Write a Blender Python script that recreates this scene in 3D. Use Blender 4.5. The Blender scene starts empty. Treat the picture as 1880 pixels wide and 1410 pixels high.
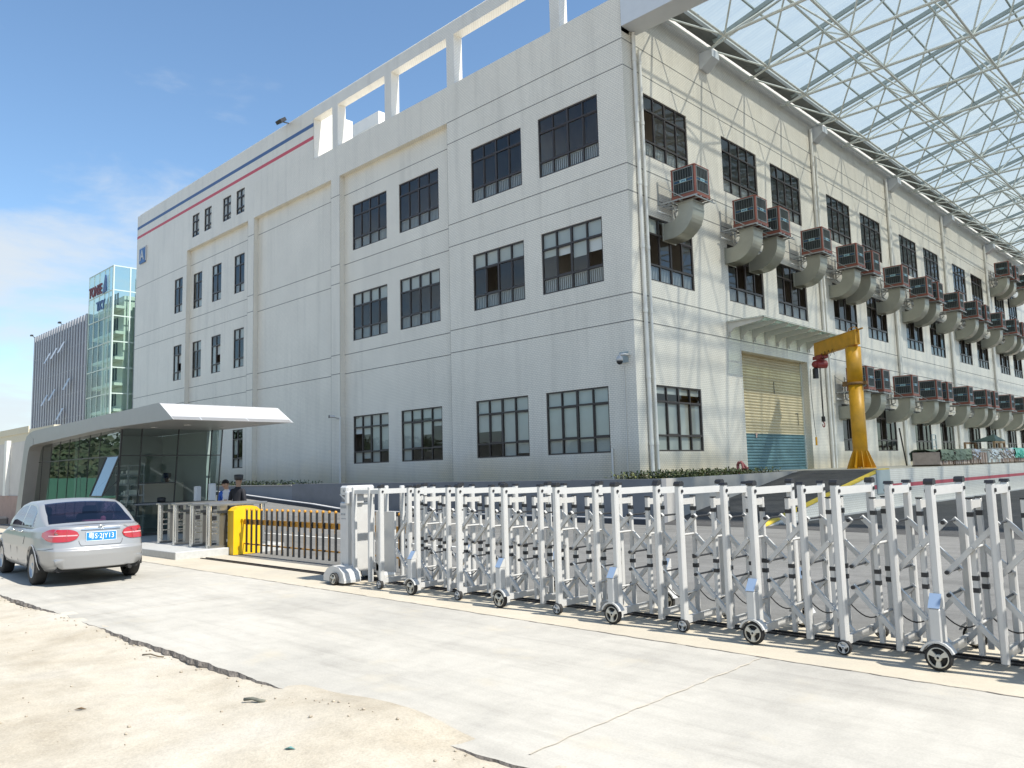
import bpy, bmesh, math, random
from mathutils import Vector, Matrix
R = math.radians
random.seed(7)
S = bpy.context.scene
COL = S.collection

# ------------------------------------------------------------------ camera
cam_d = bpy.data.cameras.new('camera'); cam = bpy.data.objects.new('camera', cam_d); COL.objects.link(cam)
CAM = Vector((16.345939, -23.101954, 1.7))
def _cam_axes(yaw, pitch, roll):
    f0 = Vector((-math.sin(yaw), math.cos(yaw), 0)); r0 = Vector((math.cos(yaw), math.sin(yaw), 0)); u0 = Vector((0, 0, 1))
    f = f0*math.cos(pitch)+u0*math.sin(pitch); u = -f0*math.sin(pitch)+u0*math.cos(pitch)
    return r0*math.cos(roll)+u*math.sin(roll), -r0*math.sin(roll)+u*math.cos(roll), f
_r, _u, _f = _cam_axes(0.7722266776930534, 0.10887210949896294, -0.02634054754529454)
cam.matrix_world = Matrix(((_r.x, _u.x, -_f.x, CAM.x), (_r.y, _u.y, -_f.y, CAM.y), (_r.z, _u.z, -_f.z, CAM.z), (0, 0, 0, 1)))
cam_d.sensor_fit = 'HORIZONTAL'; cam_d.sensor_width = 36.0; cam_d.lens = 1456.2376/1880*36.0
cam_d.clip_start = 0.1; cam_d.clip_end = 4000
S.camera = cam

# ------------------------------------------------------------------ world, sun, exposure
SUN_EL = R(53); SUN_AZ = math.atan2(0.985, 0.125)      # azimuth clockwise from +Y
SKY_STRENGTH = 0.12; SUN_STRENGTH = 5.0; EXPOSURE = 0.60
W = bpy.data.worlds.new('World'); S.world = W; W.use_nodes = True
nt = W.node_tree; nt.nodes.clear()
def N(tree, typ, **kw):
    n = tree.nodes.new(typ)
    for k, v in kw.items():
        if k == 'i':
            for kk, vv in v.items(): n.inputs[kk].default_value = vv
        else: setattr(n, k, v)
    return n
def L(tree, a, b): tree.links.new(a, b)
sky = N(nt, 'ShaderNodeTexSky', sky_type='NISHITA', sun_disc=False, sun_elevation=SUN_EL, sun_rotation=SUN_AZ, altitude=0, air_density=1.0, dust_density=0.7, ozone_density=0.9)
tc = N(nt, 'ShaderNodeTexCoord')
mp = N(nt, 'ShaderNodeMapping', i={'Scale': (1.0, 1.0, 2.6), 'Location': (0.35, 0.12, 0.0)})
L(nt, tc.outputs['Generated'], mp.inputs['Vector'])
nz = N(nt, 'ShaderNodeTexNoise', i={'Scale': 5.0, 'Detail': 9.0, 'Roughness': 0.56, 'Distortion': 0.25})
L(nt, mp.outputs['Vector'], nz.inputs['Vector'])
sep = N(nt, 'ShaderNodeSeparateXYZ'); L(nt, tc.outputs['Generated'], sep.inputs[0])
lowm = N(nt, 'ShaderNodeMapRange', clamp=True, i={'From Min': 0.18, 'From Max': 0.58, 'To Min': 0.19, 'To Max': -0.20}); L(nt, sep.outputs['Z'], lowm.inputs['Value'])
addn = N(nt, 'ShaderNodeMath', operation='ADD'); L(nt, nz.outputs['Fac'], addn.inputs[0]); L(nt, lowm.outputs[0], addn.inputs[1])
ramp = N(nt, 'ShaderNodeMapRange', clamp=True, interpolation_type='SMOOTHSTEP', i={'From Min': 0.50, 'From Max': 0.78, 'To Min': 0.0, 'To Max': 0.85}); L(nt, addn.outputs[0], ramp.inputs['Value'])
mixw = N(nt, 'ShaderNodeMix', data_type='RGBA'); L(nt, ramp.outputs[0], mixw.inputs['Factor']); tint = N(nt, 'ShaderNodeMix', data_type='RGBA', blend_type='MULTIPLY', i={'Factor': 1.0}); L(nt, sky.outputs[0], tint.inputs['A']); tint.inputs['B'].default_value = (0.95, 1.10, 1.16, 1); L(nt, tint.outputs['Result'], mixw.inputs['A']); mixw.inputs['B'].default_value = (4.3, 4.6, 4.85, 1)
bg = N(nt, 'ShaderNodeBackground', i={'Strength': SKY_STRENGTH}); L(nt, mixw.outputs['Result'], bg.inputs['Color'])
ow = N(nt, 'ShaderNodeOutputWorld'); L(nt, bg.outputs[0], ow.inputs[0])
sd = bpy.data.lights.new('sun', 'SUN'); sd.energy = SUN_STRENGTH; sd.angle = R(0.9); sd.color = (1.0, 0.955, 0.88)
sun = bpy.data.objects.new('sun', sd); COL.objects.link(sun)
SDIR = Vector((math.sin(SUN_AZ)*math.cos(SUN_EL), math.cos(SUN_AZ)*math.cos(SUN_EL), math.sin(SUN_EL)))
sun.rotation_euler = SDIR.to_track_quat('Z', 'Y').to_euler(); sun.location = (30, 10, 60)
S.view_settings.view_transform = 'Standard'; S.view_settings.look = 'None'; S.view_settings.exposure = EXPOSURE; S.view_settings.gamma = 1
S.view_settings.use_curve_mapping = False
S.cycles.max_bounces = 8; S.cycles.transparent_max_bounces = 24; S.cycles.diffuse_bounces = 4; S.cycles.glossy_bounces = 4
S.cycles.caustics_reflective = False; S.cycles.caustics_refractive = False
S.cycles.use_denoising = True

# ------------------------------------------------------------------ materials
def mat(name, col, rough=0.6, metal=0.0, spec=0.5, noise=0.0, nscale=4.0, bump=0.0, bscale=40.0, coat=0.0):
    m = bpy.data.materials.new(name); m.use_nodes = True; t = m.node_tree; b = t.nodes['Principled BSDF']
    b.inputs['Base Color'].default_value = (*col, 1); b.inputs['Roughness'].default_value = rough; b.inputs['Metallic'].default_value = metal
    b.inputs['Specular IOR Level'].default_value = spec; b.inputs['Coat Weight'].default_value = coat
    g = None
    if noise or bump: g = N(t, 'ShaderNodeNewGeometry')
    if noise:
        n = N(t, 'ShaderNodeTexNoise', i={'Scale': nscale, 'Detail': 6.0, 'Roughness': 0.6}); L(t, g.outputs['Position'], n.inputs['Vector'])
        mr = N(t, 'ShaderNodeMapRange', i={'From Min': 0.25, 'From Max': 0.75, 'To Min': 1-noise, 'To Max': 1+noise}); L(t, n.outputs['Fac'], mr.inputs['Value'])
        mx = N(t, 'ShaderNodeMix', data_type='RGBA', blend_type='MULTIPLY', i={'Factor': 1.0}); mx.inputs['A'].default_value = (*col, 1); L(t, mr.outputs[0], mx.inputs['B']); L(t, mx.outputs['Result'], b.inputs['Base Color'])
    if bump:
        n2 = N(t, 'ShaderNodeTexNoise', i={'Scale': bscale, 'Detail': 5.0}); L(t, g.outputs['Position'], n2.inputs['Vector'])
        bp = N(t, 'ShaderNodeBump', i={'Strength': bump, 'Distance': 0.02}); L(t, n2.outputs['Fac'], bp.inputs['Height']); L(t, bp.outputs[0], b.inputs['Normal'])
    return m
def facing(t, amt, base, power=4.0):
    lw = N(t, 'ShaderNodeLayerWeight', i={'Blend': 0.5})
    pw = N(t, 'ShaderNodeMath', operation='POWER'); L(t, lw.outputs['Facing'], pw.inputs[0]); pw.inputs[1].default_value = power
    ma = N(t, 'ShaderNodeMath', operation='MULTIPLY_ADD', use_clamp=True); L(t, pw.outputs[0], ma.inputs[0]); ma.inputs[1].default_value = amt; ma.inputs[2].default_value = base
    return ma.outputs[0]
def glassmat(name, tint=(0.5, 0.55, 0.55), refl=(0.9, 0.95, 1.0), blend=0.12, rough=0.0, base=0.0):
    m = bpy.data.materials.new(name); m.use_nodes = True; t = m.node_tree; t.nodes.clear()
    tr = N(t, 'ShaderNodeBsdfTransparent'); tr.inputs[0].default_value = (*tint, 1)
    gl = N(t, 'ShaderNodeBsdfGlossy', i={'Roughness': rough}); gl.inputs[0].default_value = (*refl, 1)
    fac = facing(t, blend*2.2, max(base, 0.045))
    mx = N(t, 'ShaderNodeMixShader'); L(t, fac, mx.inputs[0]); L(t, tr.outputs[0], mx.inputs[1]); L(t, gl.outputs[0], mx.inputs[2])
    o = N(t, 'ShaderNodeOutputMaterial'); L(t, mx.outputs[0], o.inputs[0]); return m

def tile_mat(name, tile=(0.81, 0.765, 0.665), grout=(0.54, 0.51, 0.445), stain=True):
    m = bpy.data.materials.new(name); m.use_nodes = True; t = m.node_tree; b = t.nodes['Principled BSDF']
    g = N(t, 'ShaderNodeNewGeometry'); s = N(t, 'ShaderNodeSeparateXYZ'); L(t, g.outputs['Position'], s.inputs[0])
    a = N(t, 'ShaderNodeMath', operation='ADD'); L(t, s.outputs['X'], a.inputs[0]); L(t, s.outputs['Y'], a.inputs[1])
    c = N(t, 'ShaderNodeCombineXYZ'); L(t, a.outputs[0], c.inputs['X']); L(t, s.outputs['Z'], c.inputs['Y'])
    br = N(t, 'ShaderNodeTexBrick', offset=0.5, i={'Scale': 1.0, 'Brick Width': 0.145, 'Row Height': 0.072, 'Mortar Size': 0.008, 'Mortar Smooth': 0.2, 'Bias': 0.0})
    br.inputs['Color1'].default_value = (*tile, 1); br.inputs['Color2'].default_value = (*[x*0.95 for x in tile], 1); br.inputs['Mortar'].default_value = (*grout, 1)
    L(t, c.outputs[0], br.inputs['Vector'])
    # weathering: large soft patches, vertical run-off streaks, dust near the foot of the wall
    n1 = N(t, 'ShaderNodeTexNoise', i={'Scale': 0.35, 'Detail': 5.0, 'Roughness': 0.6}); L(t, g.outputs['Position'], n1.inputs['Vector'])
    mp = N(t, 'ShaderNodeMapping', i={'Scale': (1.6, 0.10, 1.0)}); L(t, c.outputs[0], mp.inputs['Vector'])
    n2 = N(t, 'ShaderNodeTexNoise', i={'Scale': 1.0, 'Detail': 4.0, 'Roughness': 0.65}); L(t, mp.outputs[0], n2.inputs['Vector'])
    m1 = N(t, 'ShaderNodeMapRange', i={'From Min': 0.3, 'From Max': 0.7, 'To Min': 0.93, 'To Max': 1.03}); L(t, n1.outputs['Fac'], m1.inputs['Value'])
    m2 = N(t, 'ShaderNodeMapRange', clamp=True, i={'From Min': 0.50, 'From Max': 0.75, 'To Min': 1.0, 'To Max': 0.87}); L(t, n2.outputs['Fac'], m2.inputs['Value'])
    mm = N(t, 'ShaderNodeMath', operation='MULTIPLY'); L(t, m1.outputs[0], mm.inputs[0]); L(t, m2.outputs[0], mm.inputs[1])
    mx = N(t, 'ShaderNodeMix', data_type='RGBA', blend_type='MULTIPLY', i={'Factor': 1.0}); L(t, br.outputs['Color'], mx.inputs['A']); L(t, mm.outputs[0], mx.inputs['B'])
    res = mx.outputs['Result']
    if stain:
        ad = N(t, 'ShaderNodeMath', operation='MULTIPLY_ADD'); L(t, n1.outputs['Fac'], ad.inputs[0]); ad.inputs[1].default_value = -2.6; L(t, s.outputs['Z'], ad.inputs[2])
        hr = N(t, 'ShaderNodeMapRange', clamp=True, i={'From Min': -0.2, 'From Max': 1.3, 'To Min': 0.62, 'To Max': 0.0}); L(t, ad.outputs[0], hr.inputs['Value'])
        m3 = N(t, 'ShaderNodeMix', data_type='RGBA', blend_type='MULTIPLY'); L(t, hr.outputs[0], m3.inputs['Factor']); L(t, res, m3.inputs['A']); m3.inputs['B'].default_value = (0.80, 0.68, 0.45, 1); res = m3.outputs['Result']
    L(t, res, b.inputs['Base Color']); b.inputs['Roughness'].default_value = 0.33
    bp = N(t, 'ShaderNodeBump', i={'Strength': 0.35, 'Distance': 0.004}); L(t, br.outputs['Fac'], bp.inputs['Height']); bp.invert = True; L(t, bp.outputs[0], b.inputs['Normal'])
    return m

def ground_mat(name, base, dark, light, scale=0.35, streak=None, fine=0.12, bump=0.25, sand=None, extra=None, rough=0.85):
    """layered noise ground: broad patches, stretched wheel marks, fine grain, drifted sand"""
    m = bpy.data.materials.new(name); m.use_nodes = True; t = m.node_tree; b = t.nodes['Principled BSDF']
    g = N(t, 'ShaderNodeNewGeometry'); P = g.outputs['Position']
    n1 = N(t, 'ShaderNodeTexNoise', i={'Scale': scale, 'Detail': 8.0, 'Roughness': 0.62}); L(t, P, n1.inputs['Vector'])
    cr = N(t, 'ShaderNodeValToRGB'); L(t, n1.outputs['Fac'], cr.inputs[0])
    e = cr.color_ramp.elements; e[0].position = 0.30; e[0].color = (*dark, 1); e[1].position = 0.72; e[1].color = (*light, 1); k = e.new(0.5); k.color = (*base, 1)
    col = cr.outputs[0]
    def mult(col, src, lo, hi, fmin, fmax):
        mr = N(t, 'ShaderNodeMapRange', clamp=True, i={'From Min': fmin, 'From Max': fmax, 'To Min': lo, 'To Max': hi}); L(t, src, mr.inputs['Value'])
        mx = N(t, 'ShaderNodeMix', data_type='RGBA', blend_type='MULTIPLY', i={'Factor': 1.0}); L(t, col, mx.inputs['A']); L(t, mr.outputs[0], mx.inputs['B']); return mx.outputs['Result']
    if streak:
        for (sc, rot, amt) in streak:
            mp = N(t, 'ShaderNodeMapping', i={'Scale': sc, 'Rotation': (0, 0, rot)}); L(t, P, mp.inputs['Vector'])
            n = N(t, 'ShaderNodeTexNoise', i={'Scale': 1.0, 'Detail': 5.0, 'Roughness': 0.6}); L(t, mp.outputs[0], n.inputs['Vector'])
            col = mult(col, n.outputs['Fac'], 1.0, 1-amt, 0.52, 0.72)
    n3 = N(t, 'ShaderNodeTexNoise', i={'Scale': 60.0, 'Detail': 4.0, 'Roughness': 0.7}); L(t, P, n3.inputs['Vector'])
    col = mult(col, n3.outputs['Fac'], 1-fine, 1+fine, 0.3, 0.7)
    n5 = N(t, 'ShaderNodeTexNoise', i={'Scale': 5.0, 'Detail': 7.0, 'Roughness': 0.7}); L(t, P, n5.inputs['Vector'])
    col = mult(col, n5.outputs['Fac'], 1-fine*0.9, 1+fine*0.6, 0.3, 0.7)
    if sand:
        n4 = N(t, 'ShaderNodeTexNoise', i={'Scale': 1.3, 'Detail': 7.0, 'Roughness': 0.65}); mpp = N(t, 'ShaderNodeMapping', i={'Location': (13.7, 4.2, 0)}); L(t, P, mpp.inputs['Vector']); L(t, mpp.outputs[0], n4.inputs['Vector'])
        mr = N(t, 'ShaderNodeMapRange', clamp=True, i={'From Min': 0.56, 'From Max': 0.72, 'To Min': 0.0, 'To Max': 0.40}); L(t, n4.outputs['Fac'], mr.inputs['Value'])
        mx = N(t, 'ShaderNodeMix', data_type='RGBA'); L(t, mr.outputs[0], mx.inputs['Factor']); L(t, col, mx.inputs['A']); mx.inputs['B'].default_value = (*sand, 1); col = mx.outputs['Result']
    if extra: col = extra(t, P, col)
    L(t, col, b.inputs['Base Color']); b.inputs['Roughness'].default_value = rough; b.inputs['Specular IOR Level'].default_value = 0.3
    nb = N(t, 'ShaderNodeTexNoise', i={'Scale': 18.0, 'Detail': 9.0, 'Roughness': 0.75}); L(t, P, nb.inputs['Vector'])
    bp = N(t, 'ShaderNodeBump', i={'Strength': bump, 'Distance': 0.03}); L(t, nb.outputs['Fac'], bp.inputs['Height']); L(t, bp.outputs[0], b.inputs['Normal'])
    return m

M = {}
M['tile'] = tile_mat('white_tile')
M['tile_clean'] = tile_mat('white_tile_clean', tile=(0.76, 0.74, 0.68), stain=False)
M['plaster'] = mat('white_plaster', (0.74, 0.74, 0.72), 0.7, noise=0.05, nscale=1.0)
M['joint'] = mat('dark_joint', (0.17, 0.17, 0.16), 0.8)
M['frame'] = mat('brown_window_frame', (0.045, 0.036, 0.032), 0.4, noise=0.1)
M['glass'] = glassmat('window_glass', (0.84, 0.85, 0.82), (0.85, 0.92, 0.95), 0.25, base=0.06)
M['blind'] = mat('pale_blind', (0.55, 0.58, 0.56), 0.8, noise=0.06, nscale=1.5)
M['rail'] = mat('grey_baluster', (0.50, 0.52, 0.52), 0.5)
M['interior'] = mat('room_interior', (0.40, 0.36, 0.32), 0.9, noise=0.2, nscale=0.6)
M['blue'] = mat('blue_paint', (0.055, 0.115, 0.26), 0.5, noise=0.08)
M['red'] = mat('red_paint', (0.52, 0.075, 0.10), 0.5, noise=0.08)
M['pipe'] = mat('white_pipe', (0.70, 0.69, 0.64), 0.4, noise=0.06)
M['alu'] = mat('brushed_aluminium', (0.54, 0.535, 0.515), 0.30, 0.15, noise=0.05, nscale=6, bump=0.02, bscale=30)
M['alu_dark'] = mat('grey_metal', (0.30, 0.31, 0.32), 0.45, 0.5, noise=0.08)
M['black'] = mat('black_plastic', (0.018, 0.018, 0.02), 0.45)
M['rubber'] = mat('black_rubber', (0.022, 0.021, 0.02), 0.8, noise=0.2, nscale=20)
M['chrome'] = mat('polished_steel', (0.60, 0.60, 0.58), 0.18, 0.9)
M['steel'] = mat('stainless_steel', (0.32, 0.315, 0.30), 0.30, 0.85, noise=0.08, nscale=3)
M['steelwhite'] = mat('pale_steel_paint', (0.66, 0.70, 0.67), 0.42, noise=0.04)
M['greysteel'] = mat('grey_green_steel', (0.36, 0.42, 0.42), 0.45, noise=0.06)
M['gutter'] = mat('galvanised_gutter', (0.20, 0.21, 0.205), 0.5, 0.3, noise=0.15, nscale=1.5)
M['panel'] = mat('pale_grey_panel', (0.60, 0.63, 0.66), 0.4, noise=0.03)
M['duct'] = mat('galvanised_duct', (0.40, 0.395, 0.33), 0.40, 0.40, noise=0.10, nscale=2.0)
M['acred'] = mat('red_brown_cooler_frame', (0.25, 0.085, 0.058), 0.5, noise=0.12, nscale=5)
M['acframe'] = mat('pale_louvre_frame', (0.24, 0.27, 0.265), 0.5)
M['acdark'] = mat('dark_louvre', (0.035, 0.042, 0.045), 0.6)
M['acslat'] = mat('grey_louvre_slat', (0.060, 0.068, 0.066), 0.5)
M['badge'] = mat('pale_blue_badge', (0.33, 0.55, 0.60), 0.4)
M['ink'] = mat('dark_blue_print', (0.03, 0.09, 0.17), 0.6)
M['galv'] = mat('grey_bracket_steel', (0.42, 0.43, 0.42), 0.45, 0.4, noise=0.08)
M['yellow'] = mat('crane_yellow', (0.66, 0.33, 0.015), 0.42, noise=0.20, nscale=2.5, bump=0.05, bscale=20)
M['bryellow'] = mat('bright_yellow', (0.74, 0.44, 0.008), 0.35, noise=0.05)
M['ochre_shade'] = mat('ochre_shaded_yellow', (0.46, 0.215, 0.018), 0.5, noise=0.06)  # yellow barrier paint with its shade put into the colour; also crane fittings
M['hoistred'] = mat('hoist_red', (0.30, 0.045, 0.04), 0.45, noise=0.12)
M['cream'] = mat('cream_shutter', (0.60, 0.52, 0.34), 0.5, noise=0.05, nscale=2)
M['teal'] = mat('teal_shutter', (0.11, 0.21, 0.235), 0.5, noise=0.22, nscale=1.8)
M['conc'] = mat('cast_concrete', (0.33, 0.32, 0.30), 0.8, noise=0.14, nscale=1.4, bump=0.1)
M['conc_dark'] = mat('slate_grey_shade', (0.185, 0.19, 0.20), 0.6, noise=0.18, nscale=1.0)
M['awnglass'] = glassmat('awning_glass', (0.62, 0.70, 0.66), (0.9, 1, 1), 0.25, base=0.02)
M['awnsteel'] = mat('awning_steel', (0.62, 0.60, 0.54), 0.5, noise=0.06)
M['ghpanel'] = mat('grey_aluminium_panel', (0.30, 0.295, 0.285), 0.4, 0.35, noise=0.04)
M['ghwhite'] = mat('bright_aluminium_panel', (0.52, 0.515, 0.50), 0.4, 0.2, noise=0.03)
M['ghglass'] = glassmat('tinted_guardhouse_glass', (0.36, 0.42, 0.40), (0.85, 0.9, 0.9), 0.45, base=0.10)
M['ghside'] = glassmat('pale_guardhouse_side_glass', (0.62, 0.70, 0.68), (0.8, 0.88, 0.88), 0.22, base=0.045)
M['mullion'] = mat('dark_mullion', (0.02, 0.022, 0.024), 0.4)
M['leaf1'] = mat('leaf_green', (0.085, 0.115, 0.03), 0.6, noise=0.35, nscale=3)
M['leaf2'] = mat('leaf_dark_green', (0.038, 0.060, 0.022), 0.6, noise=0.35, nscale=2)
M['leaf3'] = mat('leaf_olive', (0.14, 0.15, 0.045), 0.6, noise=0.3, nscale=3)
M['bark'] = mat('bark', (0.10, 0.075, 0.05), 0.9, noise=0.3, nscale=8)
M['soil'] = mat('soil', (0.16, 0.11, 0.07), 0.95, noise=0.3, nscale=6)
M['whiteline'] = mat('road_marking_white', (0.62, 0.62, 0.58), 0.7, noise=0.2, nscale=6)
M['yellowline'] = mat('kerb_yellow', (0.62, 0.45, 0.05), 0.6, noise=0.25, nscale=4)

# ------------------------------------------------------------------ mesh builder
class MB:
    def __init__(s): s.v = []; s.f = []; s.m = []; s.sm = []
    def add(s, vs, fs, mi=0, sm=False):
        b = len(s.v); s.v += [tuple(v) for v in vs]
        for f in fs: s.f.append(tuple(i+b for i in f)); s.m.append(mi); s.sm.append(sm)
        return s
    def quad(s, a, b, c, d, mi=0): return s.add((a, b, c, d), ((0, 1, 2, 3),), mi)
    def box(s, x0, x1, y0, y1, z0, z1, mi=0):
        if x0 > x1: x0, x1 = x1, x0
        if y0 > y1: y0, y1 = y1, y0
        if z0 > z1: z0, z1 = z1, z0
        return s.add(((x0,y0,z0),(x1,y0,z0),(x1,y1,z0),(x0,y1,z0),(x0,y0,z1),(x1,y0,z1),(x1,y1,z1),(x0,y1,z1)),
                     ((0,3,2,1),(4,5,6,7),(0,1,5,4),(1,2,6,5),(2,3,7,6),(3,0,4,7)), mi)
    def bbox(s, x0, x1, y0, y1, z0, z1, c=0.01, mi=0):
        """box with chamfered vertical and top edges"""
        P = [(x0+c,y0),(x1-c,y0),(x1,y0+c),(x1,y1-c),(x1-c,y1),(x0+c,y1),(x0,y1-c),(x0,y0+c)]
        Q = [(x0+c,y0+c),(x1-c,y0+c),(x1-c,y0+c),(x1-c,y1-c),(x1-c,y1-c),(x0+c,y1-c),(x0+c,y1-c),(x0+c,y0+c)]
        vs = [(a,b,z0) for a,b in P]+[(a,b,z1-c) for a,b in P]+[(a,b,z1) for a,b in ((x0+c,y0+c),(x1-c,y0+c),(x1-c,y1-c),(x0+c,y1-c))]
        fs = [tuple(range(7,-1,-1))]
        for i in range(8): fs.append((i,(i+1)%8,8+(i+1)%8,8+i))
        fs += [(8,9,17,16),(9,10,17),(10,11,18,17),(11,12,18),(12,13,19,18),(13,14,19),(14,15,16,19),(15,8,16),(16,17,18,19)]
        return s.add(vs, fs, mi)
    def bar(s, p, q, w, h, up=(0,0,1), mi=0):
        p, q, up = Vector(p), Vector(q), Vector(up); d = (q-p).normalized()
        a = d.cross(up)
        if a.length < 1e-4: a = d.cross(Vector((1,0,0)))
        a.normalize(); b = a.cross(d).normalized(); a *= w/2; b *= h/2
        vs = [p-a-b, p+a-b, p+a+b, p-a+b, q-a-b, q+a-b, q+a+b, q-a+b]
        return s.add(vs, ((0,3,2,1),(4,5,6,7),(0,1,5,4),(1,2,6,5),(2,3,7,6),(3,0,4,7)), mi)
    def tube(s, p, q, r, n=8, mi=0, r2=None, caps=True):
        p, q = Vector(p), Vector(q); d = (q-p).normalized(); a = d.orthogonal().normalized(); b = d.cross(a); r2 = r if r2 is None else r2
        vs = []
        for c, rr in ((p, r), (q, r2)):
            for i in range(n): t = 2*math.pi*i/n; vs.append(c+a*rr*math.cos(t)+b*rr*math.sin(t))
        fs = [(i,(i+1)%n,n+(i+1)%n,n+i) for i in range(n)]
        s.add(vs, fs, mi, True)
        if caps: s.add(vs[:n], (tuple(range(n-1,-1,-1)),), mi); s.add(vs[n:], (tuple(range(n)),), mi)
        return s
    def path(s, pts, r, n=8, mi=0):
        pts = [Vector(p) for p in pts]; rings = []; a = None
        for i, p in enumerate(pts):
            d = (pts[min(i+1,len(pts)-1)]-pts[max(i-1,0)]).normalized()
            if a is None: a = d.orthogonal().normalized()
            a = (a-d*a.dot(d)).normalized(); b = d.cross(a)
            rings.append([p+a*r*math.cos(2*math.pi*k/n)+b*r*math.sin(2*math.pi*k/n) for k in range(n)])
        vs = [v for rg in rings for v in rg]; fs = []
        for i in range(len(pts)-1):
            for k in range(n): fs.append((i*n+k, i*n+(k+1)%n, (i+1)*n+(k+1)%n, (i+1)*n+k))
        fs.append(tuple(range(n-1,-1,-1))); fs.append(tuple((len(pts)-1)*n+k for k in range(n)))
        return s.add(vs, fs, mi, True)
    def lathe(s, prof, c=(0,0,0), axis='z', n=16, mi=0, ring=False):
        if ring: prof = list(prof)+[prof[0]]
        vs = []; c = Vector(c)
        for (r, h) in prof:
            for i in range(n):
                t = 2*math.pi*i/n; x, y = r*math.cos(t), r*math.sin(t)
                vs.append(c+(Vector((x,y,h)) if axis == 'z' else Vector((h,x,y)) if axis == 'x' else Vector((y,h,x))))
        fs = []
        for j in range(len(prof)-1):
            for i in range(n): fs.append((j*n+i, j*n+(i+1)%n, (j+1)*n+(i+1)%n, (j+1)*n+i))
        if not ring: fs.append(tuple(range(n-1,-1,-1))); fs.append(tuple((len(prof)-1)*n+i for i in range(n)))
        return s.add(vs, fs, mi, True)
    def ball(s, c, r, n=10, sc=(1,1,1), mi=0):
        prof = [(max(1e-3, math.sin(math.pi*j/(n//2+1))), -math.cos(math.pi*j/(n//2+1))) for j in range(n//2+2)]
        vs = []; c = Vector(c)
        for (rr, h) in prof:
            for i in range(n): t = 2*math.pi*i/n; vs.append(c+Vector((rr*math.cos(t)*r*sc[0], rr*math.sin(t)*r*sc[1], h*r*sc[2])))
        fs = [(j*n+i, j*n+(i+1)%n, (j+1)*n+(i+1)%n, (j+1)*n+i) for j in range(len(prof)-1) for i in range(n)]
        return s.add(vs, fs, mi, True)
    def prism(s, poly, axis, a, b, mi=0):
        """extrude 2-D polygon along axis ('x': poly is (y,z); 'y': (x,z); 'z': (x,y))"""
        def P(u, w, t): return (t,u,w) if axis == 'x' else (u,t,w) if axis == 'y' else (u,w,t)
        n = len(poly); vs = [P(u,w,a) for u,w in poly]+[P(u,w,b) for u,w in poly]
        fs = [tuple(range(n-1,-1,-1)), tuple(range(n,2*n))]+[(i,(i+1)%n,n+(i+1)%n,n+i) for i in range(n)]
        return s.add(vs, fs, mi)
    def xf(s, mtx):
        s.v = [tuple(mtx @ Vector(v)) for v in s.v]; return s
    def build(s, name, mats, parent=None, off=(0,0,0), loc=None, fix=True):
        me = bpy.data.meshes.new(name); o3 = off
        me.from_pydata([(v[0]-o3[0], v[1]-o3[1], v[2]-o3[2]) for v in s.v], [], s.f)
        for m in (mats if isinstance(mats, (list, tuple)) else [mats]): me.materials.append(m)
        me.polygons.foreach_set('material_index', s.m); me.polygons.foreach_set('use_smooth', s.sm)
        if fix and len(s.v) < 60000:
            bm = bmesh.new(); bm.from_mesh(me); bmesh.ops.recalc_face_normals(bm, faces=bm.faces); bm.to_mesh(me); bm.free()
        o = bpy.data.objects.new(name, me); COL.objects.link(o)
        if parent: o.parent = parent
        if loc: o.location = loc
        return o
def tag(o, label=None, cat=None, group=None, kind=None):
    if label: o['label'] = label
    if cat: o['category'] = cat
    if group: o['group'] = group
    if kind: o['kind'] = kind
    return o
def thing(name, label, cat, loc=(0,0,0), rz=0, group=None):
    o = bpy.data.objects.new(name, None); COL.objects.link(o); o.location = loc; o.rotation_euler = (0,0,rz)
    o.empty_display_size = 0.3
    return tag(o, label, cat, group)
def clone(o, parent=None, loc=None, rz=None, label=None):
    c = o.copy(); COL.objects.link(c)
    if parent: c.parent = parent
    if loc is not None: c.location = loc
    if rz is not None: c.rotation_euler = (0,0,rz)
    if label: c['label'] = label
    for ch in list(o.children): clone(ch, c)
    return c
def text_mb(body, size, m4, depth=0.01, mi=0, bold=0.0, xs=1.0):
    """lettering as mesh: text lies in local XY, m4 places it"""
    cu = bpy.data.curves.new('lettering', 'FONT'); cu.body = body; cu.size = size; cu.extrude = depth; cu.offset = bold; cu.align_x = 'CENTER'; cu.align_y = 'CENTER'; cu.resolution_u = 3
    ob = bpy.data.objects.new('lettering', cu); COL.objects.link(ob)
    dg = bpy.context.evaluated_depsgraph_get(); me = bpy.data.meshes.new_from_object(ob.evaluated_get(dg))
    mb = MB(); mb.add([m4 @ Vector((v.co.x*xs, v.co.y, v.co.z)) for v in me.vertices], [tuple(p.vertices) for p in me.polygons], mi)
    bpy.data.objects.remove(ob); bpy.data.meshes.remove(me); bpy.data.curves.remove(cu)
    return mb
def place(origin, ux, uy):
    ux, uy = Vector(ux).normalized(), Vector(uy).normalized(); uz = ux.cross(uy)
    return Matrix(((ux.x,uy.x,uz.x,origin[0]),(ux.y,uy.y,uz.y,origin[1]),(ux.z,uy.z,uz.z,origin[2]),(0,0,0,1)))
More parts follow.
